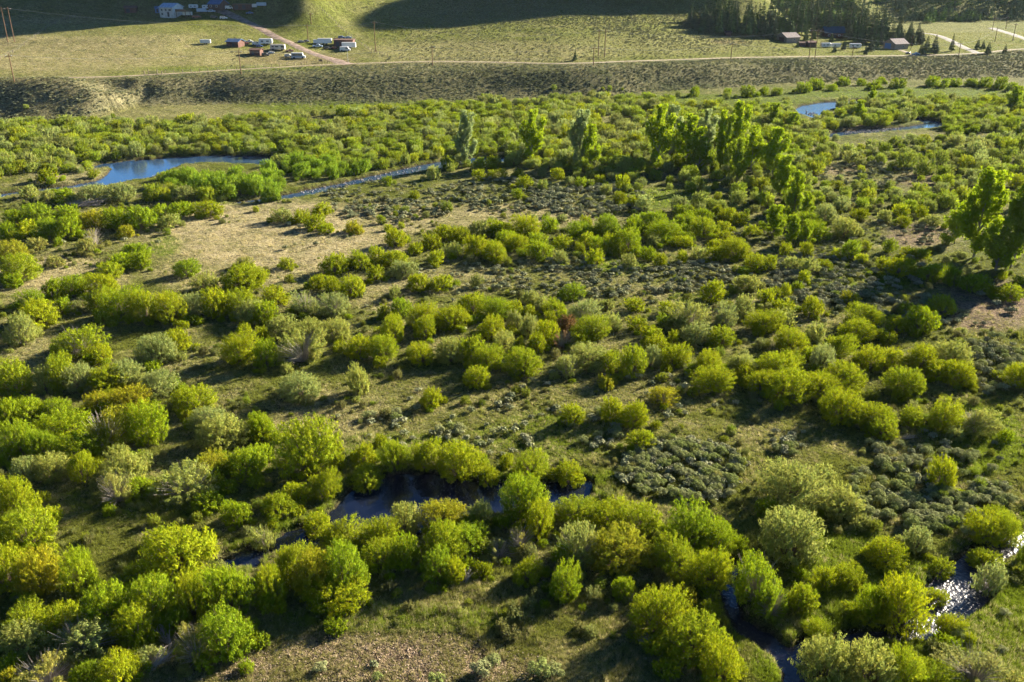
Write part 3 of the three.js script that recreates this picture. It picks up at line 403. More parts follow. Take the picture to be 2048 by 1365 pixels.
{
  const r = rng(500);
  for (const w of spare) addScrub(w.X, w.Y, w.D, w.R, w.H, LEAF[w.kind], r);
  for (const w of willows) for (let k = 0, n = (w.cy > 900 ? 3 : 1) + Math.floor(r() * 3.4); k < n; k++) { const a = r() * 6.283, d = w.R * (0.85 + 0.5 * r()), X = w.X + Math.cos(a) * d, D = w.D + Math.sin(a) * d; if (waterSide(X, D)[0] < 0.3) continue; const R = w.R * (0.2 + 0.28 * r()); addScrub(X, height(X, D), D, R, R * (0.9 + 0.6 * r()), LEAF[r() < 0.6 ? (w.kind === 'r' ? 'd' : w.kind) : 'g'], r); }
  for (let i = 0; i < 6000; i++) {                                 // low seedlings between the big bushes
    const px = -40 + 2130 * r(), py = 400 + 900 * Math.pow(r(), 1.5), [X, D] = onPlane(px, py, 0); if (waterSide(X, D)[0] < 0.6 || fbm(X / 11 + 90, D / 11) < 0.47 || cover(X, D, 0).bare > 0.3) continue;
    if (((px - 560) / 260) ** 2 + ((py - 475) / 70) ** 2 < 1 && r() < 0.9) continue;
    if (py > 820 && r() < 0.6) continue; const R = 0.25 + 0.75 * r() * r(), c = LEAF['gyssd'[Math.floor(r() * 5)]], k = 0.6 + 0.3 * r(); addScrub(X, height(X, D), D, R, R * (1 + 0.7 * r()), [c[0] * k, c[1] * k, c[2] * k + 0.012], r);
  }
  for (let i = 0; i < 26000; i++) {
    const D = 128 + 280 * r(), X = (r() * 2 - 1) * 0.64 * D, [px, py] = project(X, 1, D);
    if (px < -120 || px > 2170) continue;
    const sh = scrubShare(px, py); if (r() > sh) continue;
    const [wd] = waterSide(X, D); if (wd < 0.8) continue;
    if (sightlines.some((q) => [[0, 3.4], [-1.6, 2.6], [1.6, 2.6], [0, 1.6], [0, 0.4]].some(([a, b]) => { const t = project(X + a, b, D); return inPoly(t[0], t[1], q); }))) continue;
    const patch = fbm(X / 18, D / 18), R = (1.0 + 1.5 * Math.pow(r(), 1.4)) * (0.75 + 0.6 * patch) * (sh < 0.1 ? 0.6 : 1), cell = Math.floor(X / 4) + ',' + Math.floor(D / 4);
    let ok = true; for (let a = -1; a <= 1 && ok; a++) for (let b = -1; b <= 1 && ok; b++) for (const q of grid.get((Math.floor(X / 4) + a) + ',' + (Math.floor(D / 4) + b)) ?? []) if (Math.hypot(q[0] - X, q[1] - D) < (q[2] + R) * (sh > 0.9 ? 0.62 : 0.85)) { ok = false; break; }
    if (!ok) continue;
    if (!grid.has(cell)) grid.set(cell, []); grid.get(cell).push([X, D, R]);
    const bright = ((px - 560) / 230) ** 2 + ((py - 360) / 36) ** 2 < 1, c = bright ? [0.16, 0.235, 0.014] : GREENS[Math.floor(clamp(patch * 1.5 - 0.25 + (r() - 0.5) * 0.8, 0, 0.999) * 7)];
    addScrub(X, height(X, D), D, R, R * (1.15 + 0.5 * r()) * (bright ? 1.25 : 1), c, r);
  }
  const g = new THREE.Group(); g.name = 'willow_scrub'; tag(g, 'dense mixed green willow scrub along the river', 'willow scrub', null, 'stuff'); scene.add(g);
  const m = leafMat(1, 1, 1); let total = 0;
  distant.forEach((geo, k) => { const im = new THREE.InstancedMesh(geo, m, scrub[k].length); im.name = 'willow_scrub_foliage'; im.userData.kind = 'stuff'; scrub[k].forEach((q, i) => { im.setMatrixAt(i, q); im.setColorAt(i, new THREE.Color(...scrubColor[k][i])); }); im.castShadow = im.receiveShadow = true; g.add(im); total += scrub[k].length; });
  console.log('scrub', total);
}

// ---------------------------------------------------------------- sagebrush
function sageShape(seed, count, size) {
  const L = new Leaves(seed), r = L.r, lumps = []; L.single = true;
  for (let i = 0; i < 9; i++) { const a = i * 2.4 + r(), d = 0.62 * Math.sqrt((i + 0.3) / 9) + 0.1 * r(); lumps.push([Math.cos(a) * d, 0.45 + 0.3 * (1 - d) + 0.12 * r(), Math.sin(a) * d, 0.26 + 0.12 * r()]); }
  for (let i = 0; i < count; i++) {
    const b = lumps[i % 9], d = rnd3(r); if (d[1] < -0.5) { d[1] = -d[1]; }
    const k = b[3] * (0.85 + 0.25 * r()), p = [b[0] + d[0] * k, Math.max(0.02, b[1] + d[1] * k * 0.9), b[2] + d[2] * k], q = 0.75 + 0.45 * r();
    L.leaf(p, [d[0] + (r() - 0.5), d[1] + 0.4 + (r() - 0.5), d[2] + (r() - 0.5)], size * (0.7 + 0.6 * r()), [q * (0.95 + 0.12 * r()), q, q * (0.9 + 0.2 * r())], 1.4);
  }
  for (let i = 0; i < 8; i++) { const b = lumps[i]; L.rod([b[0] * 0.2, -0.06, b[2] * 0.2], [b[0], b[1], b[2]], 0.05, 0.02, [0.5, 0.4, 0.36]); }
  return L.build();
}
const sageNear = [201, 202, 203].map((s) => sageShape(s, 1000, 0.1)), sageFar = [211, 212, 213].map((s) => sageShape(s, 170, 0.26));
const SAGE_PATCHES = [                                             // x, y, half width, half height, bushes per square metre, size, what it is called
  [1365, 945, 138, 68, 1.9, 0.62, 'dense patch right of the pond'], [1580, 888, 52, 26, 0.9, 0.6, 'patch above the silvery willow'], [1860, 990, 175, 95, 1.0, 0.72, 'slope above the glinting stream'], [1775, 905, 60, 30, 0.5, 0.75, 'slope above the glinting stream'],
  [1985, 735, 70, 62, 0.8, 0.75, 'patch below the right dirt'], [1870, 640, 70, 30, 0.35, 0.7, 'patch below the right dirt'], [1640, 560, 130, 62, 0.75, 0.62, 'belt below the big cottonwoods'], [1830, 545, 90, 26, 0.2, 0.8, 'belt below the big cottonwoods'], [1740, 600, 120, 36, 0.5, 0.65, 'belt below the big cottonwoods'],
  [1370, 560, 110, 38, 0.8, 0.6, 'flat in mid plain'], [1140, 560, 170, 48, 0.5, 0.6, 'flat in mid plain'], [920, 555, 110, 34, 0.35, 0.5, 'flat in mid plain'], [1170, 405, 130, 34, 0.5, 0.75, 'flat behind the willow rows'], [1000, 390, 150, 36, 0.35, 0.7, 'flat behind the willow rows'], [780, 420, 130, 24, 0.35, 0.75, 'flat beside the river stones'], [740, 385, 130, 20, 0.2, 0.6, 'flat beside the river stones'],
  [765, 845, 48, 28, 0.6, 0.7, 'group on the shady meadow'], [925, 845, 40, 26, 0.8, 0.7, 'group on the shady meadow'], [870, 885, 110, 26, 0.35, 0.65, 'group on the shady meadow'], [1000, 880, 80, 40, 0.3, 0.6, 'group on the shady meadow'], [1110, 845, 60, 26, 0.5, 0.6, 'group on the shady meadow'], [1200, 860, 60, 40, 0.5, 0.65, 'dense patch right of the pond'], [1290, 770, 70, 30, 0.18, 0.6, 'scatter below mid right willows'],
  [560, 1300, 60, 40, 0.05, 0.8, 'bottom gravel bar'], [850, 1320, 260, 60, 0.035, 0.7, 'bottom gravel bar'], [1100, 1345, 60, 24, 0.3, 1, 'bottom gravel bar'], [985, 1345, 30, 20, 0.5, 1.1, 'bottom gravel bar'], [1700, 1010, 60, 40, 0.35, 0.8, 'slope above the glinting stream'],
  [1740, 355, 110, 30, 0.25, 0.7, 'gap among the right hand willows'], [1800, 470, 120, 30, 0.12, 0.6, 'gap among the right hand willows'], [640, 470, 260, 50, 0.012, 0.6, 'straw meadow'], [1960, 620, 80, 40, 0.05, 0.7, 'bare dirt on the right edge'], [200, 470, 160, 40, 0.03, 0.7, 'straw bank on the left'], [740, 830, 240, 90, 0.02, 0.5, 'group on the shady meadow'], [1480, 520, 260, 60, 0.1, 0.5, 'flat in mid plain'], [1100, 640, 700, 90, 0.03, 0.5, 'middle willow bands'], [1300, 800, 500, 60, 0.035, 0.55, 'shady meadow'], [1950, 880, 110, 60, 0.08, 0.6, 'right edge meadow'], [1950, 1280, 110, 80, 0.1, 0.55, 'bottom right grass'],
];
const sage = [];
{
  const r = rng(900);
  for (const [x, y, a, b, dens, size, place] of SAGE_PATCHES) {
    const c0 = onPlane(x - a, y, 0), c1 = onPlane(x + a, y, 0), d0 = onPlane(x, y + b, 0)[1], d1 = onPlane(x, y - b, 0)[1], area = Math.PI / 4 * (c1[0] - c0[0]) * (d1 - d0), n = Math.round(area * dens * 1.3);
    for (let i = 0; i < n; i++) {
      const px = x + a * (r() * 2 - 1), t = r(), D = lerp(d0, d1, t), X = lerp(c0[0], c1[0], (px - x + a) / (2 * a)) / c0[1] * D, pp = project(X, 0, D), q = ((pp[0] - x) / a) ** 2 + ((pp[1] - y) / b) ** 2;
      if (q > 1 || q + 0.7 * (fbm(X / 3, D / 3) - 0.3) > 1) continue;
      if (waterSide(X, D)[0] < 0.6) continue;
      if (dens < 1 && dens > 0.2 && fbm(X / 4 + 60, D / 4) < 0.42 && r() < 0.75) continue;
      const R = size * (0.6 + 0.7 * r()); sage.push({ X, D, R, H: R * (0.95 + 0.35 * r()), px: pp[0], py: pp[1], w: R * pp[2], place });
    }
  }
  sage.sort((p, q) => q.w - p.w);
  const mats = [[0.2, 0.225, 0.075], [0.225, 0.24, 0.1], [0.17, 0.205, 0.055]].map((c) => new THREE.MeshPhysicalMaterial({ color: new THREE.Color(...c), vertexColors: true, roughness: 1, specularIntensity: 0.05, transmission: 0.2, thickness: 0, side: THREE.DoubleSide }));
  const kept = sage.filter((s) => s.px > -20 && s.px < 2068 && s.py < 1380).slice(0, 300), keep = new Set(kept), protos = {};
  const rowNames = ['front', 'second', 'third', 'fourth', 'fifth', 'sixth', 'seventh', 'eighth', 'ninth'];
  for (const place of new Set(kept.map((s) => s.place))) { const list = kept.filter((s) => s.place === place).sort((a, b) => b.py - a.py), n = Math.max(1, Math.ceil(list.length / 20)), size = Math.ceil(list.length / n); for (let k = 0; k < n; k++) list.slice(k * size, (k + 1) * size).sort((a, b) => a.px - b.px).forEach((s, i) => { s.label = list.length === 1 ? `single grey sagebrush, ${place}` : `${ordinal[i]} sagebrush from the left${n > 1 ? ` in the ${rowNames[k]} row` : ''}, ${place}`; }); }
  for (const s of kept) {
    const v = Math.floor(r() * 3), k = Math.floor(r() * 3); let o = protos[v * 3 + k];
    if (!o) { o = protos[v * 3 + k] = new THREE.Mesh(sageNear[v], mats[k]); o.castShadow = o.receiveShadow = true; } else o = o.clone();
    o.name = numbered('sagebrush'); o.userData = {}; tag(o, s.label, 'sagebrush', 'sagebrush in the ' + s.place);
    o.position.set(s.X, height(s.X, s.D) - 0.05, -s.D); o.rotation.y = r() * 6.28; o.scale.set(s.R, s.H, s.R); scene.add(o);
  }
  // all smaller sagebrush, and the closed cover of the bluff and the hillside
  const sets = [[], [], []], cols = [[], [], []], put = (X, D, R, H) => { const k = Math.floor(r() * 3); sets[k].push(new THREE.Matrix4().compose(new THREE.Vector3(X, height(X, D) - 0.05, -D), new THREE.Quaternion().setFromAxisAngle(new THREE.Vector3(0, 1, 0), r() * 6.28), new THREE.Vector3(R, H, R))); const j = 0.75 + 0.4 * r(), w = r(); cols[k].push([(0.18 + 0.07 * w) * j, (0.2 + 0.05 * w) * j, (0.09 + 0.05 * w) * j]); };
  for (const s of sage) if (!keep.has(s)) put(s.X, s.D, s.R, s.H);
  for (let i = 0; i < 210000; i++) {
    const D = 285 + 330 * r(), X = (r() * 2 - 1) * 0.62 * D, f = curveAt(footLine, X), road = curveAt(roadLine, X);
    if (D < f - 4) continue;
    let k; const patch = fbm(X / 22 + 3, D / 22);
    if (D < road - 5) k = 0.95 * smooth(-4, 6, D - f) * smooth(0.2, 0.7, 0.5 * patch + 0.5 * fbm(X / 5, D / 5)) * 1.25 * (1 - 0.45 * smooth(-30, -8, D - road) * (X < 60 ? 1 : 0));
    else if (D < road + 4) k = 0;
    else { const left = 1 - smooth(-75, -45, X + (D - 440) * 0.25), hill = smooth(440, 500, D + (patch - 0.5) * 60); k = (1 - left) * (1 - smooth(90, 150, X - (D - 450) * 0.1)) * lerp(0.2, 0.9, hill) + (X > 60 && D < 560 ? 0.03 * patch : 0) + left * 0.012 + (X < 100 ? smooth(520, 560, D) * 0.5 : 0); }
    if (r() > k) continue;
    const R = 0.2 + 0.25 * r() + 0.5 * r() * r() * r(); put(X, D, R, R * 0.75);
  }
  const g = new THREE.Group(); g.name = 'sagebrush_cover'; tag(g, 'low grey green sagebrush covering bluff and hillside', 'sagebrush', null, 'stuff'); scene.add(g);
  const m = new THREE.MeshPhysicalMaterial({ vertexColors: true, roughness: 1, specularIntensity: 0.05, side: THREE.DoubleSide });
  sageFar.forEach((geo, k) => { const im = new THREE.InstancedMesh(geo, m, sets[k].length); im.name = 'sagebrush_cover_leaves'; im.userData.kind = 'stuff'; sets[k].forEach((q, i) => { im.setMatrixAt(i, q); im.setColorAt(i, new THREE.Color(...cols[k][i])); }); im.castShadow = im.receiveShadow = true; g.add(im); });
  console.log('sage', sage.length, sets.map((s) => s.length).join());
}

// ---------------------------------------------------------------- grass, sedge and pebbles
{
  const r = rng(1200), tuft = (seed, n, lean, wide) => { const L = new Leaves(seed), q = L.r; for (let i = 0; i < n; i++) { const a = q() * 6.283, x = Math.cos(a) * 0.5 * q(), z = Math.sin(a) * 0.5 * q(), h = 0.5 + 0.5 * q(), b = q() * 6.283, l = lean * (0.4 + q()), wx = Math.cos(b) * wide, wz = Math.sin(b) * wide, k = 0.75 + 0.5 * q(), t = [k, k, k * 0.9]; L.tri([x - wx, -0.05, z - wz], [x + wx, -0.05, z + wz], [x + Math.cos(a) * l, h, z + Math.sin(a) * l], t); } return L.build(); };
  const kinds = [tuft(1, 10, 0.35, 0.05), tuft(2, 9, 0.6, 0.06), tuft(3, 12, 0.25, 0.045)], sets = [[], [], []], cols = [[], [], []];
  const put = (X, D, h, w, H, c) => { const k = Math.floor(r() * 3); sets[k].push(new THREE.Matrix4().compose(new THREE.Vector3(X, h, -D), new THREE.Quaternion().setFromAxisAngle(new THREE.Vector3(0, 1, 0), r() * 6.28), new THREE.Vector3(w, H, w))); cols[k].push(c); };
  for (let i = 0; i < 330000; i++) {
    const px = -60 + 2168 * r(), py = 168 + 1232 * Math.pow(r(), 0.8), [X, D] = onPlane(px, py, 0), h = height(X, D), c = cover(X, D, h);
    if (c.wd < 0.05 || D > curveAt(footLine, X) + 3 || (c.bare > 0.3 && r() < c.bare * 0.9)) continue;
    const edge = c.wd < 1.6 * noise(X * 0.8, D * 0.8 + 7) && D < 160, j = 0.8 + 0.45 * r(), s = D / 100, clump = noise(X * 0.55 + 20, D * 0.55) > 0.72 ? 1.9 : 1, hh = edge ? 0.2 + 0.55 * r() * noise(X * 1.7, D * 1.7) : (0.1 + 0.18 * r()) * (1 + c.lush * 0.8) * clump;
    const straw = r() < c.straw ? 1 : 0, col = mix3(c.c, straw ? [0.42, 0.355, 0.2] : c.lush > 0.3 || edge ? [0.15, 0.2, 0.014] : [0.165, 0.178, 0.036], 0.6);
    put(X, D, h, (0.22 + 0.2 * r()) * (0.7 + 0.4 * s), hh, [col[0] * j, col[1] * j, col[2] * j]);
  }
  for (let i = 0; i < 170000; i++) {                               // the hill pastures beyond the bluff
    const D = 300 + 290 * r(), X = (r() * 2 - 1) * 0.6 * D; if (D < curveAt(footLine, X) || Math.abs(D - curveAt(roadLine, X)) < 4) continue;
    const h = height(X, D), c = cover(X, D, h); if (c.py < -20) continue;
    const j = 0.8 + 0.45 * r(), col = mix3(c.c, r() < c.straw ? [0.3, 0.25, 0.12] : c.lush > 0.3 ? [0.15, 0.2, 0.014] : [0.19, 0.205, 0.05], 0.6); put(X, D, h, 0.5 + 0.5 * r(), 0.1 + 0.2 * r(), [col[0] * j, col[1] * j, col[2] * j]);
  }
  const g = new THREE.Group(); g.name = 'grass'; tag(g, 'short mixed green and straw coloured grass', 'grass', null, 'stuff'); scene.add(g);
  const m = new THREE.MeshPhysicalMaterial({ vertexColors: true, roughness: 1, specularIntensity: 0.05, transmission: 0.4, thickness: 0, side: THREE.DoubleSide });
  kinds.forEach((geo, k) => { const im = new THREE.InstancedMesh(geo, m, sets[k].length); im.name = 'grass_blades'; im.userData.kind = 'stuff'; sets[k].forEach((q, i) => { im.setMatrixAt(i, q); im.setColorAt(i, new THREE.Color(...cols[k][i])); }); im.castShadow = im.receiveShadow = true; g.add(im); });
  console.log('grass', sets.map((s) => s.length).join());
  // stones: pebbles on the gravel bars, cobbles in the shallow river
  const stone = new THREE.IcosahedronGeometry(1, 0), ps = [], cs = [];
  for (let i = 0; i < 3500; i++) { const px = 330 + 900 * r(), py = 1225 + 160 * r(), [X, D] = onPlane(px, py, 0), h = height(X, D), c = cover(X, D, h); if (c.bare < 0.25) continue; const q = 0.025 + 0.06 * r() * r(), k = 0.55 + 0.8 * r(); ps.push(new THREE.Matrix4().compose(new THREE.Vector3(X, h + 0.01, -D), new THREE.Quaternion().setFromEuler(new THREE.Euler(r() * 6, r() * 6, r() * 6)), new THREE.Vector3(q * 1.4, q, q * 1.1))); cs.push([0.26 * k, 0.2 * k, 0.14 * k]); }
  const riverStones = (pts, n) => { for (let i = 0; i < n; i++) { const u = r() * (pts.length - 1), a = Math.floor(u), f = u - a, px = lerp(pts[a][0], pts[a + 1][0], f), py = lerp(pts[a][1], pts[a + 1][1], f) + (r() - 0.5) * 2 * lerp(pts[a][2], pts[a + 1][2], f), [X, D] = onPlane(px, py, -0.7); if (waterSide(X, D)[0] > 0.3) continue; const q = 0.1 + 0.22 * r() * r(), k = 0.7 + 0.6 * r(); ps.push(new THREE.Matrix4().compose(new THREE.Vector3(X, -0.72, -D), new THREE.Quaternion().setFromEuler(new THREE.Euler(r() * 6, r() * 6, r() * 6)), new THREE.Vector3(q * 1.5, q, q * 1.2))); cs.push([0.2 * k, 0.185 * k, 0.165 * k]); } };
  riverStones([[600, 385, 4], [690, 369, 6], [770, 350, 8], [840, 338, 8]], 160); riverStones([[1480, 1190, 6], [1462, 1160, 6]], 30); riverStones([[1612, 224, 4], [1660, 240, 3]], 120); riverStones([[1690, 266, 3], [1800, 258, 3]], 300);
  const im = new THREE.InstancedMesh(stone, std(1, 1, 1, 0.85), ps.length); im.name = 'gravel'; ps.forEach((q, i) => { im.setMatrixAt(i, q); im.setColorAt(i, new THREE.Color(...cs[i])); }); im.castShadow = im.receiveShadow = true; tag(im, 'pale pebbles and river cobbles', 'gravel', null, 'stuff'); scene.add(im);
}

// ---------------------------------------------------------------- cottonwoods
function cottonwoodShape(seed, count, size) {                      // unit: radius 1, height 1; several rising limbs, each with its own sprays of leaves
  const L = new Leaves(seed), S = new Leaves(seed + 5), r = L.r, lobes = []; L.single = true;
  let x = 0, z = 0; const top = 0.6; for (let i = 0; i < 5; i++) { const nx = x + (r() - 0.5) * 0.07, nz = z + (r() - 0.5) * 0.07; S.rod([x, -0.02 + i * 0.12, z], [nx, 0.1 + i * 0.12, nz], 0.06 - i * 0.009, 0.051 - i * 0.009, [1, 1, 1]); x = nx; z = nz; }
  for (let i = 0; i < 10; i++) {
    const a = i * 2.4 + r() * 0.8, s = 0.02 + 0.052 * i + 0.04 * r(), up = i > 7, out = up ? 0.15 + 0.2 * r() : (0.5 + 0.38 * r()) * (1 - 0.035 * i), e = [Math.cos(a) * out, up ? 0.93 + 0.07 * r() : Math.min(0.97, s + 0.16 + 0.03 * i + 0.22 * r()), Math.sin(a) * out], g = 0.85 + 0.3 * r();
    S.rod([0, s, 0], [e[0] * 0.5, lerp(s, e[1], 0.45), e[2] * 0.5], 0.028, 0.018, [g, g, g]); S.rod([e[0] * 0.5, lerp(s, e[1], 0.45), e[2] * 0.5], e, 0.018, 0.006, [g, g, g]);
    for (let k = 0; k < 5; k++) { const t = 0.35 + 0.16 * k + 0.05 * r(); lobes.push([e[0] * t + (r() - 0.5) * 0.22, lerp(s, e[1], t) + (r() - 0.5) * 0.05, e[2] * t + (r() - 0.5) * 0.22, 0.16 + 0.14 * r(), 0.045 + 0.035 * r()]); }
  }
  for (let i = 0; i < count; i++) {
    const b = lobes[Math.floor(r() * lobes.length)], d = rnd3(r), k = 0.45 + 0.6 * Math.sqrt(r()) + (r() < 0.1 ? 0.4 * r() : 0), q = 0.78 + 0.42 * r(), m0 = L.p.length, y = clamp(b[1] + d[1] * b[4] * k * 1.3, 0.03, 1.02);
    L.leaf([0, 0, 0], [d[0] + (r() - 0.5) * 1.4, d[1] + (r() - 0.5) * 1.4, d[2] + (r() - 0.5) * 1.4], size * (0.7 + 0.6 * r()), [q * (0.9 + 0.2 * r()), q, q]);
    for (let j = m0; j < L.p.length; j += 3) { L.p[j] += b[0] + d[0] * b[3] * k; L.p[j + 1] = L.p[j + 1] * 0.35 + y; L.p[j + 2] += b[2] + d[2] * b[3] * k; }
  }
  return [L.build(), S.build()];
}
const cotton = [301, 302, 303, 304].map((s) => cottonwoodShape(s, 5200, 0.1));
const barkMat = new THREE.MeshStandardMaterial({ color: new THREE.Color(0.2, 0.17, 0.135), vertexColors: true, roughness: 0.95, side: THREE.DoubleSide });
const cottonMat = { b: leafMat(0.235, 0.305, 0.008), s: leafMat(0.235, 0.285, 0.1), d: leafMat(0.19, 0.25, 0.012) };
const cottonwoods = [                                              // left, top, right, bottom, leaf, label
  [913, 238, 952, 334, 's', 'slender silvery cottonwood at the right end of the river cobbles'], [1040, 238, 1090, 330, 'b', 'bright green cottonwood left of the silvery pair'], [1138, 238, 1178, 336, 's', 'left tree of the silvery cottonwood pair behind the sagebrush flat'], [1160, 262, 1200, 340, 'b', 'green cottonwood touching the silvery one behind the sagebrush flat'],
  [1290, 230, 1345, 336, 'b', 'leftmost tall cottonwood of the main row'], [1320, 228, 1358, 320, 's', 'silvery topped cottonwood at the left of the main row'], [1345, 246, 1400, 338, 'b', 'broad dark green cottonwood in the left of the main row'], [1392, 234, 1430, 310, 's', 'silvery white cottonwood in the middle of the main row'], [1372, 285, 1422, 345, 'd', 'low dark cottonwood below the silvery white one'],
  [1424, 238, 1462, 338, 'b', 'cottonwood right of the silvery white one in the main row'], [1448, 222, 1496, 330, 'b', 'tallest bright cottonwood of the main row'], [1478, 266, 1526, 345, 'b', 'bright cottonwood right of the tallest one'], [1455, 290, 1490, 370, 'd', 'shaded cottonwood below the tallest one'], [1518, 270, 1572, 362, 'b', 'full crowned cottonwood at the right of the main row'], [1542, 324, 1582, 400, 'b', 'narrow cottonwood stepping down from the main row'], [1572, 355, 1606, 425, 'b', 'smaller cottonwood lower on the same step'], [1598, 393, 1624, 440, 'b', 'smallest cottonwood at the foot of the row'],
  [1524, 420, 1568, 478, 'b', 'young bright cottonwood left of the young pair'], [1568, 440, 1600, 492, 'b', 'left of the young cottonwood pair'], [1598, 450, 1624, 492, 'b', 'right of the young cottonwood pair'],
  [1903, 362, 1992, 520, 'b', 'big spreading cottonwood on the right'], [1884, 420, 1935, 492, 'b', 'bright low cottonwood left of the big spreading one'], [1955, 452, 2028, 548, 'd', 'dark rounded cottonwood under the big ones'], [1985, 360, 2060, 540, 'd', 'large dark cottonwood at the right edge'], [2025, 345, 2110, 550, 'd', 'tallest dark cottonwood cut by the right edge'],
  [1735, 180, 1752, 214, 'b', 'thin bright tree in the scrub near the far river bend'], [1703, 210, 1728, 246, 'b', 'bright rounded tree on the river gravel'], [2008, 182, 2040, 226, 'b', 'pale green tree in the scrub at the right edge'], [1570, 232, 1600, 262, 'b', 'light green tree in the scrub behind the main row'], [1535, 215, 1560, 255, 'b', 'light green tree behind the tallest cottonwood'],
];
{
  const r = rng(40), seen = {};
  for (const [l, t, rr, b, k, label] of cottonwoods) {
    let [X, D, Y] = ground((l + rr) / 2, b - 4); const s = scaleAt(X, Y, D), R = (rr - l) / 2 / s, H = (b - t) / s / Math.cos(Math.atan2(EYE, D)) * 0.97, v = Math.floor(r() * 4), key = k + v;
    let o; if (!seen[key]) { o = seen[key] = new THREE.Group(); part(o, 'crown', cotton[v][0], cottonMat[k]); part(o, 'trunk', cotton[v][1], barkMat); } else o = seen[key].clone();
    o.name = numbered('cottonwood_tree'); o.userData = {}; tag(o, label, 'tree', 'cottonwood trees'); o.position.set(X, Y, -D); o.rotation.y = r() * 6.28; o.scale.set(R * (l > 1880 ? 1.15 : 1.3), H * 1.1, R * (l > 1880 ? 1.15 : 1.3)); scene.add(o);
  }
}

// ---------------------------------------------------------------- conifers
function pineShape(seed, whorls, per) {                            // unit height 1, radius about 1
  const L = new Leaves(seed), T = new Leaves(seed + 3), r = L.r;
  T.rod([0, -0.02, 0], [0, 0.97, 0], 0.07, 0.01, [1, 1, 1]);
  for (let w = 0; w < whorls; w++) {
    const e = 0.1 + 0.87 * (w + 0.5 * r()) / whorls, len = (1 - e) * 0.95 + 0.06;
    for (let i = 0; i < per; i++) {
      const a = (i + r()) / per * 6.283 + w, l = len * (0.65 + 0.5 * r()), ca = Math.cos(a), sa = Math.sin(a), dr = 0.035 + 0.03 * r(), wd = 0.16 * l + 0.06, k = 0.7 + 0.6 * r(), t = [k, k, k];
      const base = [0, e, 0], tip = [ca * l, e - dr * l * 1.3 + 0.015, sa * l], m1 = [ca * l * 0.6 - sa * wd, e - dr * l - 0.012, sa * l * 0.6 + ca * wd], m2 = [ca * l * 0.6 + sa * wd, e - dr * l - 0.012, sa * l * 0.6 - ca * wd], up = [ca * l * 0.55, e + 0.012, sa * l * 0.55];
      L.tri(base, m1, up, t); L.tri(base, up, m2, t); L.tri(m1, tip, up, t); L.tri(up, tip, m2, t);
    }
  }
  L.tri([-0.04, 0.9, 0], [0.04, 0.9, 0], [0, 1.01, 0], [0.9, 0.9, 0.9]); L.tri([0, 0.9, -0.04], [0, 0.9, 0.04], [0, 1.01, 0], [0.9, 0.9, 0.9]);
  return [L.build(), T.build()];
}
const pines = [401, 402, 403].map((s) => pineShape(s, 17, 9)), pineFar = [411, 412].map((s) => pineShape(s, 8, 6)[0]);
const pineMats = [[0.085, 0.115, 0.036], [0.105, 0.135, 0.04], [0.095, 0.11, 0.045]].map((c) => new THREE.MeshPhysicalMaterial({ color: new THREE.Color(...c), vertexColors: true, roughness: 1, specularIntensity: 0.1, side: THREE.DoubleSide }));
const trunkMat = std(0.16, 0.11, 0.075, 0.95, { vertexColors: true, side: THREE.DoubleSide });
const pineSeen = {};
function pine(px, top, base, wide, label, group, r) {
  const [X, D, Y] = ground(px, base), s = scaleAt(X, Y, D), v = Math.floor(r() * 3), k = Math.floor(r() * 3); let o = pineSeen[v * 3 + k];
  if (!o) { o = pineSeen[v * 3 + k] = new THREE.Group(); part(o, 'crown', pines[v][0], pineMats[k]); part(o, 'trunk', pines[v][1], trunkMat); } else o = o.clone();
  o.name = numbered('pine_tree'); o.userData = {}; tag(o, label, 'tree', group); o.position.set(X, Y - 0.05, -D); o.rotation.y = r() * 6.28; o.scale.set(wide / 2 / s, (base - top) / s, wide / 2 / s); scene.add(o);
}
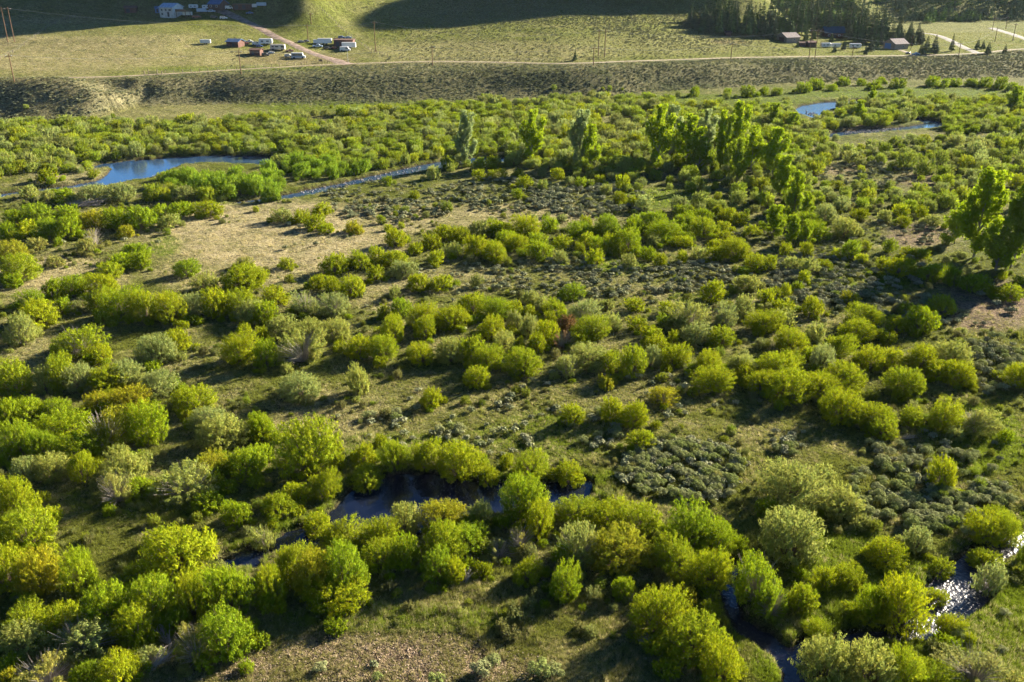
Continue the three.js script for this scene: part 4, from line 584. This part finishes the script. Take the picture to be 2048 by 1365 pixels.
{
  const r = rng(60);
  const edge = [[1372, 56], [1400, 62], [1440, 66], [1500, 70], [1560, 76], [1600, 70], [1660, 74], [1720, 84], [1790, 92], [1850, 90]];
  const rows = [[0, 'front', 26], [9, 'second row', 25], [18, 'third row', 24], [26, 'back', 22]];
  for (const [up, row, n] of rows) for (let i = 0; i < n; i++) {
    const px = lerp(1374, 1846, (i + 0.2 + 0.6 * r()) / n), base = curveAt(edge, px) - up * (0.6 + 0.1 * r()) + (r() - 0.5) * 4, tall = (40 + 30 * r()) * (px < 1420 ? 0.62 : px > 1780 ? 0.8 - 0.35 * (px - 1780) / 70 : 1); if (r() < 0.12 || (px > 1800 && up > 10 && r() < 0.5)) continue;
    pine(px, base - tall, base, 23 + 11 * r(), `${ordinal[i]} dark pine from the left in the ${row} of the grove`, 'pines of the grove behind the barns', r);
  }
  const singles = [[1150, 97, 121, 13, 'lone small pine beside the road in the middle'], [1627, 52, 80, 16, 'pine just right of the left tan barn'], [1663, 66, 85, 16, 'rounded pine right of the white camper'], [1688, 76, 100, 16, 'pine between the white trailers'], [1669, 88, 105, 14, 'small bushy pine in front of the white camper'], [1742, 71, 103, 24, 'broad pine left of the blue door barn'], [1752, 70, 100, 20, 'second pine left of the blue door barn'], [1731, 88, 110, 12, 'little pine by the road left of the blue door barn'],
    [1852, 72, 108, 26, 'left half of the big pine clump right of the barn'], [1868, 70, 108, 28, 'right half of the big pine clump right of the barn'], [1842, 84, 108, 18, 'low pine at the foot of the big clump'], [1903, 68, 103, 16, 'thin pale pine beside the side road'], [1955, 76, 98, 16, 'left pine of the trio by the road junction'], [1966, 80, 98, 16, 'middle pine of the trio by the road junction'], [1976, 84, 108, 20, 'right pine of the trio by the road junction'], [2010, 88, 106, 14, 'last small pine by the road on the far right'],
    [1595, 78, 96, 10, 'small pine against the left barn'], [1612, 44, 82, 18, 'pine behind the right end of the left barn'], [1762, 60, 92, 18, 'pine behind the blue door barn'], [430, 2, 20, 12, 'rounded green tree between the two hillside houses']];
  for (const [px, t, b, w, label] of singles) pine(px, t, b, w, label, null, r);
  // the wooded mountainside far behind
  const mats = [[], []], cols = [[], []];
  for (let i = 0; i < 16000; i++) {
    const D = 520 + 440 * r(), X = 90 + (0.70 * D - 90) * r(), road = curveAt(roadLine, X), s = D - road, [px, py] = project(X, height(X, D), D);
    const k = smooth(140, 180, s - 30 * (fbm(X / 25, D / 25) - 0.4)) * (px > 1440 ? 1 : 0) * (fbm(X / 16, D / 16 + 9) > 0.4 ? 1 : 0.25); if (r() > k || py < -60) continue;
    const q = Math.floor(r() * 2), H = 5 + 6 * r(), R = H * (0.16 + 0.08 * r()), aspen = fbm(X / 14 + 40, D / 14) > 0.62; mats[q].push(new THREE.Matrix4().compose(new THREE.Vector3(X, height(X, D), -D), new THREE.Quaternion().setFromAxisAngle(new THREE.Vector3(0, 1, 0), r() * 6.28), new THREE.Vector3(aspen ? R * 1.7 : R, aspen ? H * 0.7 : H, aspen ? R * 1.7 : R)));
    const j = 0.8 + 0.4 * r(); cols[q].push(aspen ? [0.13 * j, 0.2 * j, 0.03 * j] : [0.09 * j, 0.12 * j, 0.05 * j]);
  }
  const g = new THREE.Group(); g.name = 'mountain_forest'; tag(g, 'hazy conifer forest on the far mountainside', 'forest', null, 'stuff'); scene.add(g);
  const m = new THREE.MeshPhysicalMaterial({ vertexColors: true, roughness: 1, specularIntensity: 0.05, side: THREE.DoubleSide });
  pineFar.forEach((geo, k) => { const im = new THREE.InstancedMesh(geo, m, mats[k].length); im.name = 'mountain_forest_trees'; im.userData.kind = 'stuff'; mats[k].forEach((q, i) => { im.setMatrixAt(i, q); im.setColorAt(i, new THREE.Color(...cols[k][i])); }); im.castShadow = im.receiveShadow = true; g.add(im); });
  console.log('forest', mats.map((s) => s.length).join());
}

// ---------------------------------------------------------------- houses, barns and sheds
const plank = (r, g, b, seed) => { const t = grayTexture(tileNoise(256, [[6, 0.3], [40, 0.4], [120, 0.3]], seed, 0.5, 0.85), 256, true); t.repeat.set(0.3, 0.3); return std(r, g, b, 0.9, { map: t }); };
const M = { white: plank(0.55, 0.55, 0.54, 31), tan: plank(0.36, 0.29, 0.22, 32), brown: plank(0.13, 0.075, 0.055, 33), rust: plank(0.15, 0.08, 0.062, 34), wood: plank(0.22, 0.15, 0.1, 35), blueRoof: plank(0.1, 0.17, 0.3, 36), paleRoof: plank(0.4, 0.5, 0.62, 37), greyRoof: plank(0.27, 0.225, 0.21, 38), darkRoof: plank(0.05, 0.1, 0.14, 39), blue: std(0.07, 0.16, 0.38, 0.6), dark: std(0.03, 0.03, 0.035, 0.7), glass: std(0.02, 0.03, 0.045, 0.08), tyre: std(0.02, 0.02, 0.02, 0.9), chrome: std(0.4, 0.4, 0.42, 0.35), red: std(0.3, 0.03, 0.03, 0.5) };
function roofShape(w, d, rise, over, thick = 0.18) {               // ridge along x
  const a = d / 2 + over, s = new THREE.Shape(), low = -over * rise / (d / 2); s.moveTo(-a, low); s.lineTo(0, rise); s.lineTo(a, low); s.lineTo(a, low + thick); s.lineTo(0, rise + thick * 1.1); s.lineTo(-a, low + thick); s.closePath();
  const g = new THREE.ExtrudeGeometry(s, { depth: w + over * 2, bevelEnabled: false }); g.rotateY(Math.PI / 2); g.translate(-w / 2 - over, 0, 0); return g;
}
function wallShape(w, d, h, rise) { const s = new THREE.Shape(); s.moveTo(-d / 2, -0.6); s.lineTo(d / 2, -0.6); s.lineTo(d / 2, h); if (rise) s.lineTo(0, h + rise - 0.03); s.lineTo(-d / 2, h); s.closePath(); const g = new THREE.ExtrudeGeometry(s, { depth: w, bevelEnabled: false }); g.rotateY(Math.PI / 2); g.translate(-w / 2, 0, 0); return g; }
function opening(g, name, x, y, w, h, front, depth, side, mat, frame) { // a window or door on the front (z) or the gable end (x)
  const o = part(g, name, side ? box(0.1, h, w, front, y, x) : box(w, h, 0.1, x, y, front), frame);
  if (mat) part(o, 'pane', side ? box(0.04, h - 0.3, w - 0.3, front + 0.06 * Math.sign(front), y + 0.15, x) : box(w - 0.3, h - 0.3, 0.04, x, y + 0.15, front + 0.06), mat);
  return o;
}
function building(name, px, py, wpx, hpx, o) {                     // wpx: length of the long side in the photograph; o: depth, rise, materials, turn, doors and windows
  const [X, D, Y] = ground(px, py), s = scaleAt(X, Y, D), w = wpx / s, h = hpx / s, d = o.depth ?? w * 0.7, g = thing(name, o.label, o.category ?? 'building', [X, Y, D], o.turn ?? 0, o.group);
  part(g, 'wall', wallShape(w, d, h, o.rise), o.wall);
  const roof = o.rise ? roofShape(w, d, o.rise, 0.4) : box(w + 0.6, 0.2, d + 0.6); roof.translate(0, h + 0.02, 0); part(g, 'roof', roof, o.roof);
  for (const [x, y, ww, hh] of o.windows ?? []) opening(g, 'window', x * w, y * h, ww, hh, d / 2 + 0.03, 0, false, M.glass, M.white);
  for (const [x, y, ww, hh] of o.endWindows ?? []) opening(g, 'window', x * d, y * h, ww, hh, -w / 2 - 0.03, 0, true, M.glass, M.white);
  for (const [x, ww, hh, m] of o.doors ?? []) opening(g, 'door', x * w, -0.1, ww, hh, d / 2 + 0.03, 0, false, null, m);
  for (const [x, ww, hh, m] of o.endDoors ?? []) opening(g, 'door', x * d, -0.1, ww, hh, -w / 2 - 0.03, 0, true, null, m);
  return g;
}
const house = building('house', 344, 32, 30, 17, { label: 'white two storey house with pale blue roof on the hillside', category: 'house', depth: 9, rise: 1.6, wall: M.white, roof: M.paleRoof, turn: -0.25, windows: [[-0.3, 0.6, 1.1, 1.0], [0, 0.6, 1.1, 1.0], [0.3, 0.6, 1.6, 1.0], [-0.3, 0.14, 1.1, 1.1]], doors: [[0.15, 1, 2.1, M.dark]] });
part(house, 'deck', box(5.5, 0.25, 4.5, 7.2, 2.2, 1.5), M.wood); for (const [x, z] of [[4.8, 3.5], [9.6, 3.5], [9.6, -0.4]]) part(house, 'deck_post', box(0.2, 2.9, 0.2, x, -0.6, z), M.wood); part(house, 'railing', box(5.5, 0.9, 0.08, 7.2, 2.45, 3.7), M.wood);
building('shed', 317, 24, 9, 8, { label: 'small blue shed at the left end of the white house', category: 'shed', depth: 3, rise: 0.5, wall: M.blue, roof: M.blueRoof, doors: [[0, 1, 1.6, M.dark]] });
building('shed', 262, 24, 22, 8, { label: 'lone reddish brown shed left of the white house', category: 'shed', depth: 4, rise: 0.8, wall: M.rust, roof: M.brown, turn: 0.2, doors: [[-0.2, 1.6, 1.7, M.dark]] });
building('house', 437, 17, 26, 9, { label: 'brown house with bright blue roof above the driveway', category: 'house', depth: 8, rise: 2, wall: M.brown, roof: M.blueRoof, turn: -0.3, windows: [[-0.25, 0.35, 1.2, 1], [0.25, 0.35, 1.2, 1]], doors: [[0, 1, 2, M.dark]] });
building('shed', 486, 17, 36, 8, { label: 'long low brown shed right of the blue roofed house', category: 'shed', depth: 5, rise: 0, wall: M.brown, roof: M.wood, turn: 0.05, doors: [[-0.3, 1.6, 1.8, M.dark], [0.1, 1.6, 1.8, M.dark]] });
building('shed', 471, 92, 27, 9, { label: 'brown shed with blue roof among the parked campers', category: 'shed', depth: 5, rise: 0.9, wall: M.rust, roof: M.blueRoof, turn: -0.3, doors: [[0.1, 1.2, 1.8, M.dark]] });
building('shed', 513, 109, 21, 9, { label: 'small brown shed below the motorhome', category: 'shed', depth: 4, rise: 0.5, wall: M.rust, roof: M.brown, turn: -0.1, doors: [[-0.2, 1, 1.6, M.dark]] });
building('shed', 689, 91, 38, 11, { label: 'reddish brown container shed right of the driveway', category: 'shed', depth: 6, rise: 0, wall: M.rust, roof: M.brown, doors: [[-0.3, 1.5, 1.9, M.dark]] });
building('barn', 1576, 83, 31, 9, { label: 'left tan barn with dark red door beside the grove', category: 'barn', depth: 9, rise: 2, wall: M.tan, roof: M.greyRoof, turn: 0.35, endDoors: [[0, 4.5, 2.4, M.rust]], windows: [[0.1, 0.4, 1, 0.8]] });
building('barn', 1791, 97, 32, 10, { label: 'right tan barn with blue door beside the gravel track', category: 'barn', depth: 9, rise: 2.2, wall: M.tan, roof: M.greyRoof, turn: 0.35, endDoors: [[-0.1, 4.5, 2.8, M.blue]], windows: [[0.1, 0.4, 1, 0.8]] });
building('house', 1665, 74, 40, 9, { label: 'house with dark blue roof half hidden under the pines', category: 'house', depth: 9, rise: 3, wall: M.brown, roof: M.darkRoof, windows: [[-0.3, 0.3, 1.2, 1], [0.2, 0.3, 1.2, 1]], doors: [[0, 1, 2, M.dark]] });
building('shed', 1456, 71, 11, 6, { label: 'tiny brown shed at the left end of the grove', category: 'shed', depth: 2.5, rise: 0.5, wall: M.rust, roof: M.brown });
building('shed', 1604, 93, 13, 7, { label: 'low dark red shed right of the left barn', category: 'shed', depth: 3, rise: 0.5, wall: M.rust, roof: M.brown });
building('shed', 1622, 94, 15, 9, { label: 'second dark red shed beside the twin pole', category: 'shed', depth: 4, rise: 0.6, wall: M.brown, roof: M.rust });

// ---------------------------------------------------------------- vehicles
const paints = {}; const paint = (r, g, b) => paints[[r, g, b]] ??= new THREE.MeshPhysicalMaterial({ color: new THREE.Color(r, g, b), roughness: 0.4, clearcoat: 0.6, clearcoatRoughness: 0.2 });
const KIND = { // length, width, then the side outline and the window band [x0, x1, y0, y1] lists
  car: [4.4, 1.75, [[-2.2, 0.35], [2.2, 0.35], [2.2, 0.8], [1.25, 0.95], [0.65, 1.42], [-1.1, 1.45], [-1.9, 1.0], [-2.2, 0.95]], [[-1.35, 0.75, 0.98, 1.36]]],
  suv: [4.7, 1.9, [[-2.35, 0.4], [2.35, 0.4], [2.35, 1.0], [1.2, 1.15], [0.7, 1.75], [-2.15, 1.78], [-2.35, 1.1]], [[-2.0, 0.8, 1.15, 1.65]]],
  pickup: [5.4, 1.95, [[-2.7, 0.5], [2.7, 0.5], [2.7, 1.05], [1.5, 1.2], [0.95, 1.8], [-0.5, 1.82], [-0.65, 1.15], [-2.7, 1.12]], [[-0.4, 1.05, 1.2, 1.7]]],
  van: [5.4, 2.0, [[-2.7, 0.35], [2.7, 0.35], [2.7, 1.05], [2.1, 1.2], [1.6, 2.15], [-2.6, 2.2], [-2.7, 1.0]], [[0.4, 1.75, 1.2, 1.9]]],
  bus: [7.2, 2.3, [[-3.6, 0.4], [3.6, 0.4], [3.6, 1.2], [2.6, 1.5], [2.2, 2.9], [-3.5, 2.95], [-3.6, 1.0]], [[-3.2, 2.1, 1.5, 2.5]]],
  motorhome: [8.2, 2.5, [[-4.1, 0.45], [4.1, 0.45], [4.1, 1.3], [3.9, 3.0], [-4.0, 3.1], [-4.1, 1.0]], [[-3.2, -2.0, 1.6, 2.3], [-1.2, 0.6, 1.6, 2.3], [2.0, 3.95, 1.4, 2.4]]],
  camper: [7.0, 2.4, [[-3.5, 0.6], [3.2, 0.6], [3.5, 1.4], [3.4, 2.7], [2.9, 3.0], [-3.3, 3.0], [-3.5, 2.6]], [[-2.4, -1.2, 1.5, 2.1], [0.4, 1.8, 1.5, 2.1]]],
  box: [7.0, 2.4, [[-3.5, 0.7], [3.5, 0.7], [3.5, 3.0], [-3.5, 3.0]], []],
};
function vehicle(name, kind, px, py, wpx, color, label, category, turn = 0, band) {
  const [len, wide, outline, win] = KIND[kind], [X, D, Y] = ground(px, py), s = scaleAt(X, Y, D), k = clamp(wpx / s / len, 0.62, 1.35), g = thing(name, label, category, [X, Y, D], turn);
  g.scale.setScalar(k);
  const sh = new THREE.Shape(outline.map(([a, b]) => new THREE.Vector2(a, b))), e = new THREE.ExtrudeGeometry(sh, { depth: wide - 0.16, bevelEnabled: true, bevelSize: 0.06, bevelThickness: 0.08, bevelSegments: 1 }); e.translate(0, 0, -wide / 2 + 0.08);
  const body = part(g, 'body', e, paint(...color));
  for (const [a, b, c, d] of win) part(body, 'window', box(b - a, d - c, wide + 0.06, (a + b) / 2, c, 0), M.glass);
  if (band) part(body, 'stripe', box(len * 0.92, 0.45, wide + 0.05, 0, 0.75, 0), paint(...band));
  const wx = len * 0.31, wr = kind === 'bus' || kind === 'motorhome' ? 0.45 : 0.36, tyre = new THREE.CylinderGeometry(wr, wr, 0.25, 12).rotateX(Math.PI / 2);
  for (const x of [-wx, wx]) for (const z of [-1, 1]) part(g, 'wheel', tyre.clone().translate(kind === 'camper' || kind === 'box' ? x * 0.35 : x, wr - 0.02, z * (wide / 2 - 0.1)), M.tyre);
  return g;
}
const W = [0.52, 0.52, 0.51], CR = [0.42, 0.38, 0.31], BK = [0.03, 0.03, 0.04], BL = [0.05, 0.11, 0.25], RD = [0.16, 0.035, 0.03], GY = [0.25, 0.25, 0.27], LB = [0.26, 0.34, 0.44];
vehicle('car', 'car', 393, 36, 17, RD, 'red car parked right of the white house', 'car', 0.1);
vehicle('car', 'suv', 428, 36, 13, BK, 'black car on the grass below the blue roofed house', 'car', 0.2);
vehicle('car', 'suv', 447, 38, 14, W, 'white car at the left edge of the driveway top', 'car', 0.3);
vehicle('trailer', 'box', 375, 32, 13, W, 'white box trailer against the house deck', 'trailer', 0.1);
vehicle('pickup_truck', 'pickup', 421, 25, 18, LB, 'pale pickup beside the blue roofed house', 'truck', 0.1);
vehicle('trailer', 'box', 403, 25, 12, LB, 'flat pale trailer left of the pale pickup', 'trailer', 0);
vehicle('camper_trailer', 'camper', 414, 18, 16, W, 'white camper left of the blue roofed house', 'camper', 0);
vehicle('camper_trailer', 'camper', 387, 17, 10, W, 'small white camper right of the white house', 'camper', 0.2);
vehicle('van', 'van', 458, 18, 15, W, 'white van under the eave of the blue roofed house', 'van', 0.2);
vehicle('trailer', 'box', 504, 16, 11, W, 'white trailer in front of the long brown shed', 'trailer', 0);
vehicle('trailer', 'box', 523, 13, 10, LB, 'pale trailer at the right end of the long shed', 'trailer', 0);
vehicle('pickup_truck', 'pickup', 499, 28, 13, BL, 'blue pickup on the hillside right of the driveway', 'truck', 0.3);
vehicle('trailer', 'box', 411, 88, 14, W, 'white box trailer alone in the field', 'trailer', 0.1);
vehicle('truck', 'pickup', 498, 85, 15, W, 'white pickup behind the blue roofed shed', 'truck', 0.2);
vehicle('car', 'car', 490, 89, 14, RD, 'dark red car beside the blue roofed shed', 'car', 0.3);
vehicle('camper_trailer', 'camper', 532, 89, 26, W, 'large white camper above the motorhome', 'camper', 0.05);
vehicle('van', 'van', 512, 90, 15, W, 'white van left of the large white camper', 'van', 0.1);
vehicle('car', 'car', 519, 94, 13, BL, 'blue car in front of the large white camper', 'car', 0.2);
vehicle('motorhome', 'motorhome', 556, 100, 29, CR, 'cream motorhome beside the dirt driveway', 'motorhome', -0.05);
vehicle('tractor', 'pickup', 579, 104, 13, RD, 'rusty farm machine right of the motorhome', 'tractor', 0.3);
vehicle('car', 'suv', 531, 112, 15, BK, 'black car right of the small brown shed', 'car', 0.1);
vehicle('car', 'car', 542, 107, 9, W, 'little white buggy behind the black car', 'car', 0.4);
vehicle('car', 'suv', 577, 114, 15, W, 'white car just behind the shuttle bus', 'car', 0.1);
vehicle('bus', 'bus', 597, 117, 27, W, 'white and blue shuttle bus beside the driveway', 'bus', 0.08, BL);
vehicle('trailer', 'box', 637, 88, 17, W, 'short white trailer left in the right hand yard', 'trailer', 0);
vehicle('trailer', 'box', 650, 89, 27, W, 'long white semi trailer in the right hand yard', 'trailer', 0.02);
vehicle('pickup_truck', 'pickup', 635, 95, 19, LB, 'pale blue pickup in front of the white trailers', 'truck', 0.1);
vehicle('car', 'car', 654, 98, 13, BK, 'dark car in front of the long white trailer', 'car', 0.1);
vehicle('car', 'car', 668, 98, 13, RD, 'red car left of the white box truck', 'car', 0.1);
vehicle('trailer', 'box', 698, 97, 27, W, 'white trailer in front of the container shed', 'trailer', 0);
vehicle('van', 'van', 690, 102, 20, W, 'white van nearest the driveway in the yard', 'van', 0.05);
vehicle('car', 'suv', 683, 77, 13, BL, 'left blue car behind the container shed', 'car', 0.1);
vehicle('car', 'car', 697, 77, 13, LB, 'right blue car behind the container shed', 'car', 0.2);
vehicle('car', 'car', 602, 85, 13, GY, 'left grey junk car across the driveway', 'car', 0.3);
vehicle('car', 'car', 613, 84, 12, BK, 'right dark junk car across the driveway', 'car', -0.2);
vehicle('camper_trailer', 'camper', 1651, 95, 20, W, 'white camper between the pines near the grove', 'camper', 0.2);
vehicle('trailer', 'box', 1671, 95, 19, W, 'white trailer right of the white camper', 'trailer', 0);
vehicle('camper_trailer', 'camper', 1710, 97, 22, W, 'white mobile home left of the blue door barn', 'camper', 0);
vehicle('pickup_truck', 'pickup', 1832, 110, 15, LB, 'pale blue pickup on the gravel track', 'truck', 0.1);
vehicle('car', 'car', 1817, 108, 7, BK, 'small black vehicle left of the pale blue pickup', 'car', 0.1);

// ---------------------------------------------------------------- poles, wires, fences, signs
const poleMat = plank(0.2, 0.115, 0.065, 44), poleTops = {};
function pole(px, py, hpx, key, label, twin) {
  const [X, D, Y] = ground(px, py), s = scaleAt(X, Y, D), h = hpx / s, g = thing('utility_pole', label, 'utility pole', [X, Y, D], 0, twin ? 'twin utility poles' : 'utility poles along the road');
  for (const x of twin ? [-1.4, 1.4] : [0]) part(g, 'post', new THREE.CylinderGeometry(0.13, 0.19, h + 0.6, 8).translate(x, h / 2 - 0.3, 0), poleMat);
  part(g, 'crossarm', box(twin ? 5.6 : 2.2, 0.18, 0.16, 0, h - 0.9, 0.2), poleMat);
  for (const x of twin ? [-2.5, 0, 2.5] : [-0.95, 0.95]) part(g, 'insulator', new THREE.CylinderGeometry(0.07, 0.09, 0.28, 6).translate(x, h - 0.6, 0.2), M.chrome);
  poleTops[key] = [X, Y + h - 0.45, D];
}
pole(28, 164, 54, 'a', 'left utility pole leaning over the road'); pole(482, 149, 47, 'b', 'utility pole below the motorhome yard'); pole(865, 132, 39, 'c', 'utility pole by the road left of the lone pine'); pole(1187, 131, 37, 'd', 'utility pole below the middle twin poles'); pole(1462, 119, 32, 'e', 'utility pole by the road left of the barns'); pole(1917, 116, 30, 'f', 'utility pole at the right road junction'); pole(1822, 99, 26, 'g', 'utility pole right of the blue door barn'); pole(1705, 112, 20, 'g2', 'short utility pole below the white mobile home');
pole(751, 103, 58, 'h', 'tall utility pole right of the container shed'); pole(616, 80, 30, 'i', 'short utility pole behind the white trailers'); pole(622, 48, 22, 'j', 'thin utility pole on the slope above the yard');
pole(22, 84, 66, 'k', 'twin utility poles on the left field', true); pole(1203, 113, 52, 'l', 'twin utility poles right of the lone pine', true); pole(1624, 117, 56, 'm', 'twin utility poles between the tan barns', true); pole(1990, 84, 28, 'n', 'utility pole between highway and side road'); pole(2026, 82, 34, 'o', 'utility pole beside the highway at the right edge');
pole(1985, 62, 26, 'p', 'utility pole in the field before the highway'); pole(2012, 58, 24, 'q', 'far utility pole behind the highway');
const wireMat = std(0.28, 0.28, 0.28, 0.85);
function wire(a, b, sag, label) { const P = poleTops[a], Q = typeof b === 'string' ? poleTops[b] : b, pts = []; for (let i = 0; i <= 8; i++) { const t = i / 8; pts.push(new THREE.Vector3(lerp(P[0], Q[0], t), lerp(P[1], Q[1], t) - sag * 4 * t * (1 - t), -lerp(P[2], Q[2], t))); } const m = new THREE.Mesh(new THREE.TubeGeometry(new THREE.CatmullRomCurve3(pts), 16, 0.025, 4), wireMat); m.name = numbered('power_line'); m.castShadow = true; tag(m, label, 'power line'); scene.add(m); }
wire('a', 'b', 2, 'power line between the left pole and the motorhome yard'); wire('b', 'c', 2, 'power line from the motorhome yard to the lone pine'); wire('c', 'd', 2, 'power line along the road left of the lone pine'); wire('d', 'e', 2, 'power line along the road right of the lone pine'); wire('e', 'g2', 1.5, 'power line along the road before the barns'); wire('g2', 'f', 1.5, 'power line along the road past the blue door barn'); wire('k', 'i', 2.5, 'power line across the shaded hillside field'); wire('i', 'h', 1.2, 'power line behind the container shed'); wire('l', 'm', 3, 'power line between the middle and right twin poles'); wire('h', 'l', 4, 'power line over the central hillside'); wire('m', 'f', 2.5, 'power line from the right twin poles to the junction'); wire('n', 'o', 1, 'power line beside the highway'); wire('p', 'q', 1, 'far power line behind the highway'); wire('f', 'n', 2, 'power line from the junction to the highway');
const postMat = plank(0.2, 0.16, 0.12, 46);
function fence(pts, n, h, label) {
  const P = pts.map(([x, y]) => ground(x, y)), c = P[0], g = thing('fence', label, 'fence', [c[0], c[2], c[1]]);
  const at = (t) => { const u = t * (P.length - 1), i = Math.min(P.length - 2, Math.floor(u)), f = u - i, X = lerp(P[i][0], P[i + 1][0], f), D = lerp(P[i][1], P[i + 1][1], f); return [X - c[0], height(X, D) - c[2], -(D - c[1])]; };
  const pg = box(0.16, h + 0.3, 0.16, 0, -0.3, 0), tops = []; for (let i = 0; i < n; i++) { const q = at(i / (n - 1)), m = part(g, 'post', pg, postMat); m.position.set(...q); tops.push(new THREE.Vector3(q[0], q[1], q[2])); }
  for (const k of [0.45, 0.9]) part(g, 'wire', new THREE.TubeGeometry(new THREE.CatmullRomCurve3(tops.map((v) => v.clone().add(new THREE.Vector3(0, h * k, 0)))), n * 2, 0.015, 3), wireMat);
}
fence([[330, 147], [420, 143], [520, 136], [600, 130], [655, 126]], 22, 1.3, 'post and wire fence along the road below the motorhome yard');
fence([[640, 18], [668, 42], [700, 72], [742, 104], [775, 114]], 26, 1.3, 'fence line climbing the slope right of the driveway');
fence([[800, 118], [900, 120], [1000, 121], [1100, 122]], 16, 1.2, 'fence beside the road left of the lone pine');
fence([[0, 118], [120, 42], [150, 36]], 12, 1.3, 'fence across the upper left field');
{ // stock gate beside the road
  const [X, D, Y] = ground(306, 149), s = scaleAt(X, Y, D), w = 34 / s, g = thing('corral_gate', 'dark wooden gate beside the road on the left field', 'gate', [X, Y, D], 0.1);
  for (const x of [-0.5, -0.26, 0.24, 0.5]) part(g, 'gate_post', box(0.25, x === 0.24 || x === -0.26 ? 2.2 : 1.7, 0.25, x * w, -0.3, 0), postMat);
  for (const y of [0.3, 0.7, 1.1]) part(g, 'rail', box(w * 0.5, 0.12, 0.08, -0.01 * w, y, 0.16), postMat);
}
{ const [X, D, Y] = ground(641, 126), g = thing('road_sign', 'small dark board sign at the driveway entrance', 'sign', [X, Y, D], 0.1); part(g, 'board', box(1.5, 0.9, 0.08, 0, 0.6, 0), M.wood); for (const x of [-0.6, 0.6]) part(g, 'post', box(0.1, 1.5, 0.1, x, -0.2, -0.09), postMat); }
{ const [X, D, Y] = ground(696, 124), g = thing('flagpole', 'thin white pole beside the yard entrance', 'pole', [X, Y, D]); part(g, 'shaft', new THREE.CylinderGeometry(0.05, 0.07, 4.6, 8).translate(0, 2.2, 0), M.white); part(g, 'cap', new THREE.SphereGeometry(0.1, 8, 6).translate(0, 4.52, 0), M.chrome); }

// ---------------------------------------------------------------- dead wood
function snag(px, py, w, h, tilt, seed, label, name, n = 46) {       // a sprawling tangle of bleached limbs
  const [X, D, Y] = ground(px, py), s = scaleAt(X, Y, D), R = w / s, H = h / s, g = thing(name, label, 'dead wood', [X, Y, D], tilt), r = rng(seed), trunk = new Leaves(seed), twig = new Leaves(seed + 1);
  trunk.rod([0, -0.1, 0], [R * 0.45, H * 0.25, 0.2], 0.11, 0.08, [1, 1, 1]); trunk.rod([R * 0.45, H * 0.25, 0.2], [R * 0.9, H * 0.38, 0], 0.08, 0.03, [1, 1, 1]); trunk.rod([R * 0.2, H * 0.1, 0], [R * 0.6, H * 0.6, 0.6], 0.07, 0.03, [1, 1, 1]);
  for (let i = 0; i < n; i++) { const t = r() * 0.7, a = [R * t, H * 0.3 * t, (r() - 0.5) * 0.4], b = [a[0] + R * (0.12 + 0.3 * r()), a[1] + H * (0.05 + 0.4 * r()), a[2] + (r() - 0.5) * R * 0.5], c = [b[0] + R * 0.15 * r(), b[1] + H * 0.15 * (r() - 0.2), b[2] + (r() - 0.5) * R * 0.3], k = 0.8 + 0.4 * r(); twig.rod(a, b, 0.028, 0.016, [k, k, k]); twig.rod(b, c, 0.016, 0.006, [k, k, k]); }
  const m = new THREE.MeshStandardMaterial({ color: new THREE.Color(0.25, 0.215, 0.18), vertexColors: true, roughness: 0.95, side: THREE.DoubleSide });
  part(g, 'trunk', trunk.build(), m); part(g, 'branches', twig.build(), m);
}
snag(292, 1342, 62, 70, 0.5, 5, 'bleached dead willow sprawling in the corner thicket', 'dead_willow', 46);
snag(345, 1296, 52, 60, 2.4, 6, 'grey dead limbs above the sprawling dead willow', 'dead_willow', 34);
snag(112, 412, 95, 24, 0.1, 7, 'fallen whitish tree lying beside the river', 'fallen_tree', 60);
snag(150, 412, 70, 20, -0.3, 8, 'second fallen branch crossing the whitish fallen tree', 'fallen_tree', 40);
snag(928, 1168, 26, 34, 1.2, 9, 'white broken limb below the near pond bank', 'dead_branch', 16);
snag(1800, 878, 40, 16, 0, 10, 'pale dead sticks at the tip of the right willow clump', 'dead_branch', 30);
snag(1310, 1290, 34, 26, 2.9, 11, 'grey twigs beside the lower right thicket', 'dead_branch', 40);
snag(1905, 1310, 14, 26, 1.5, 12, 'bent pale stick standing in the bottom right grass', 'dead_branch', 2);
renderer.render(scene, camera);
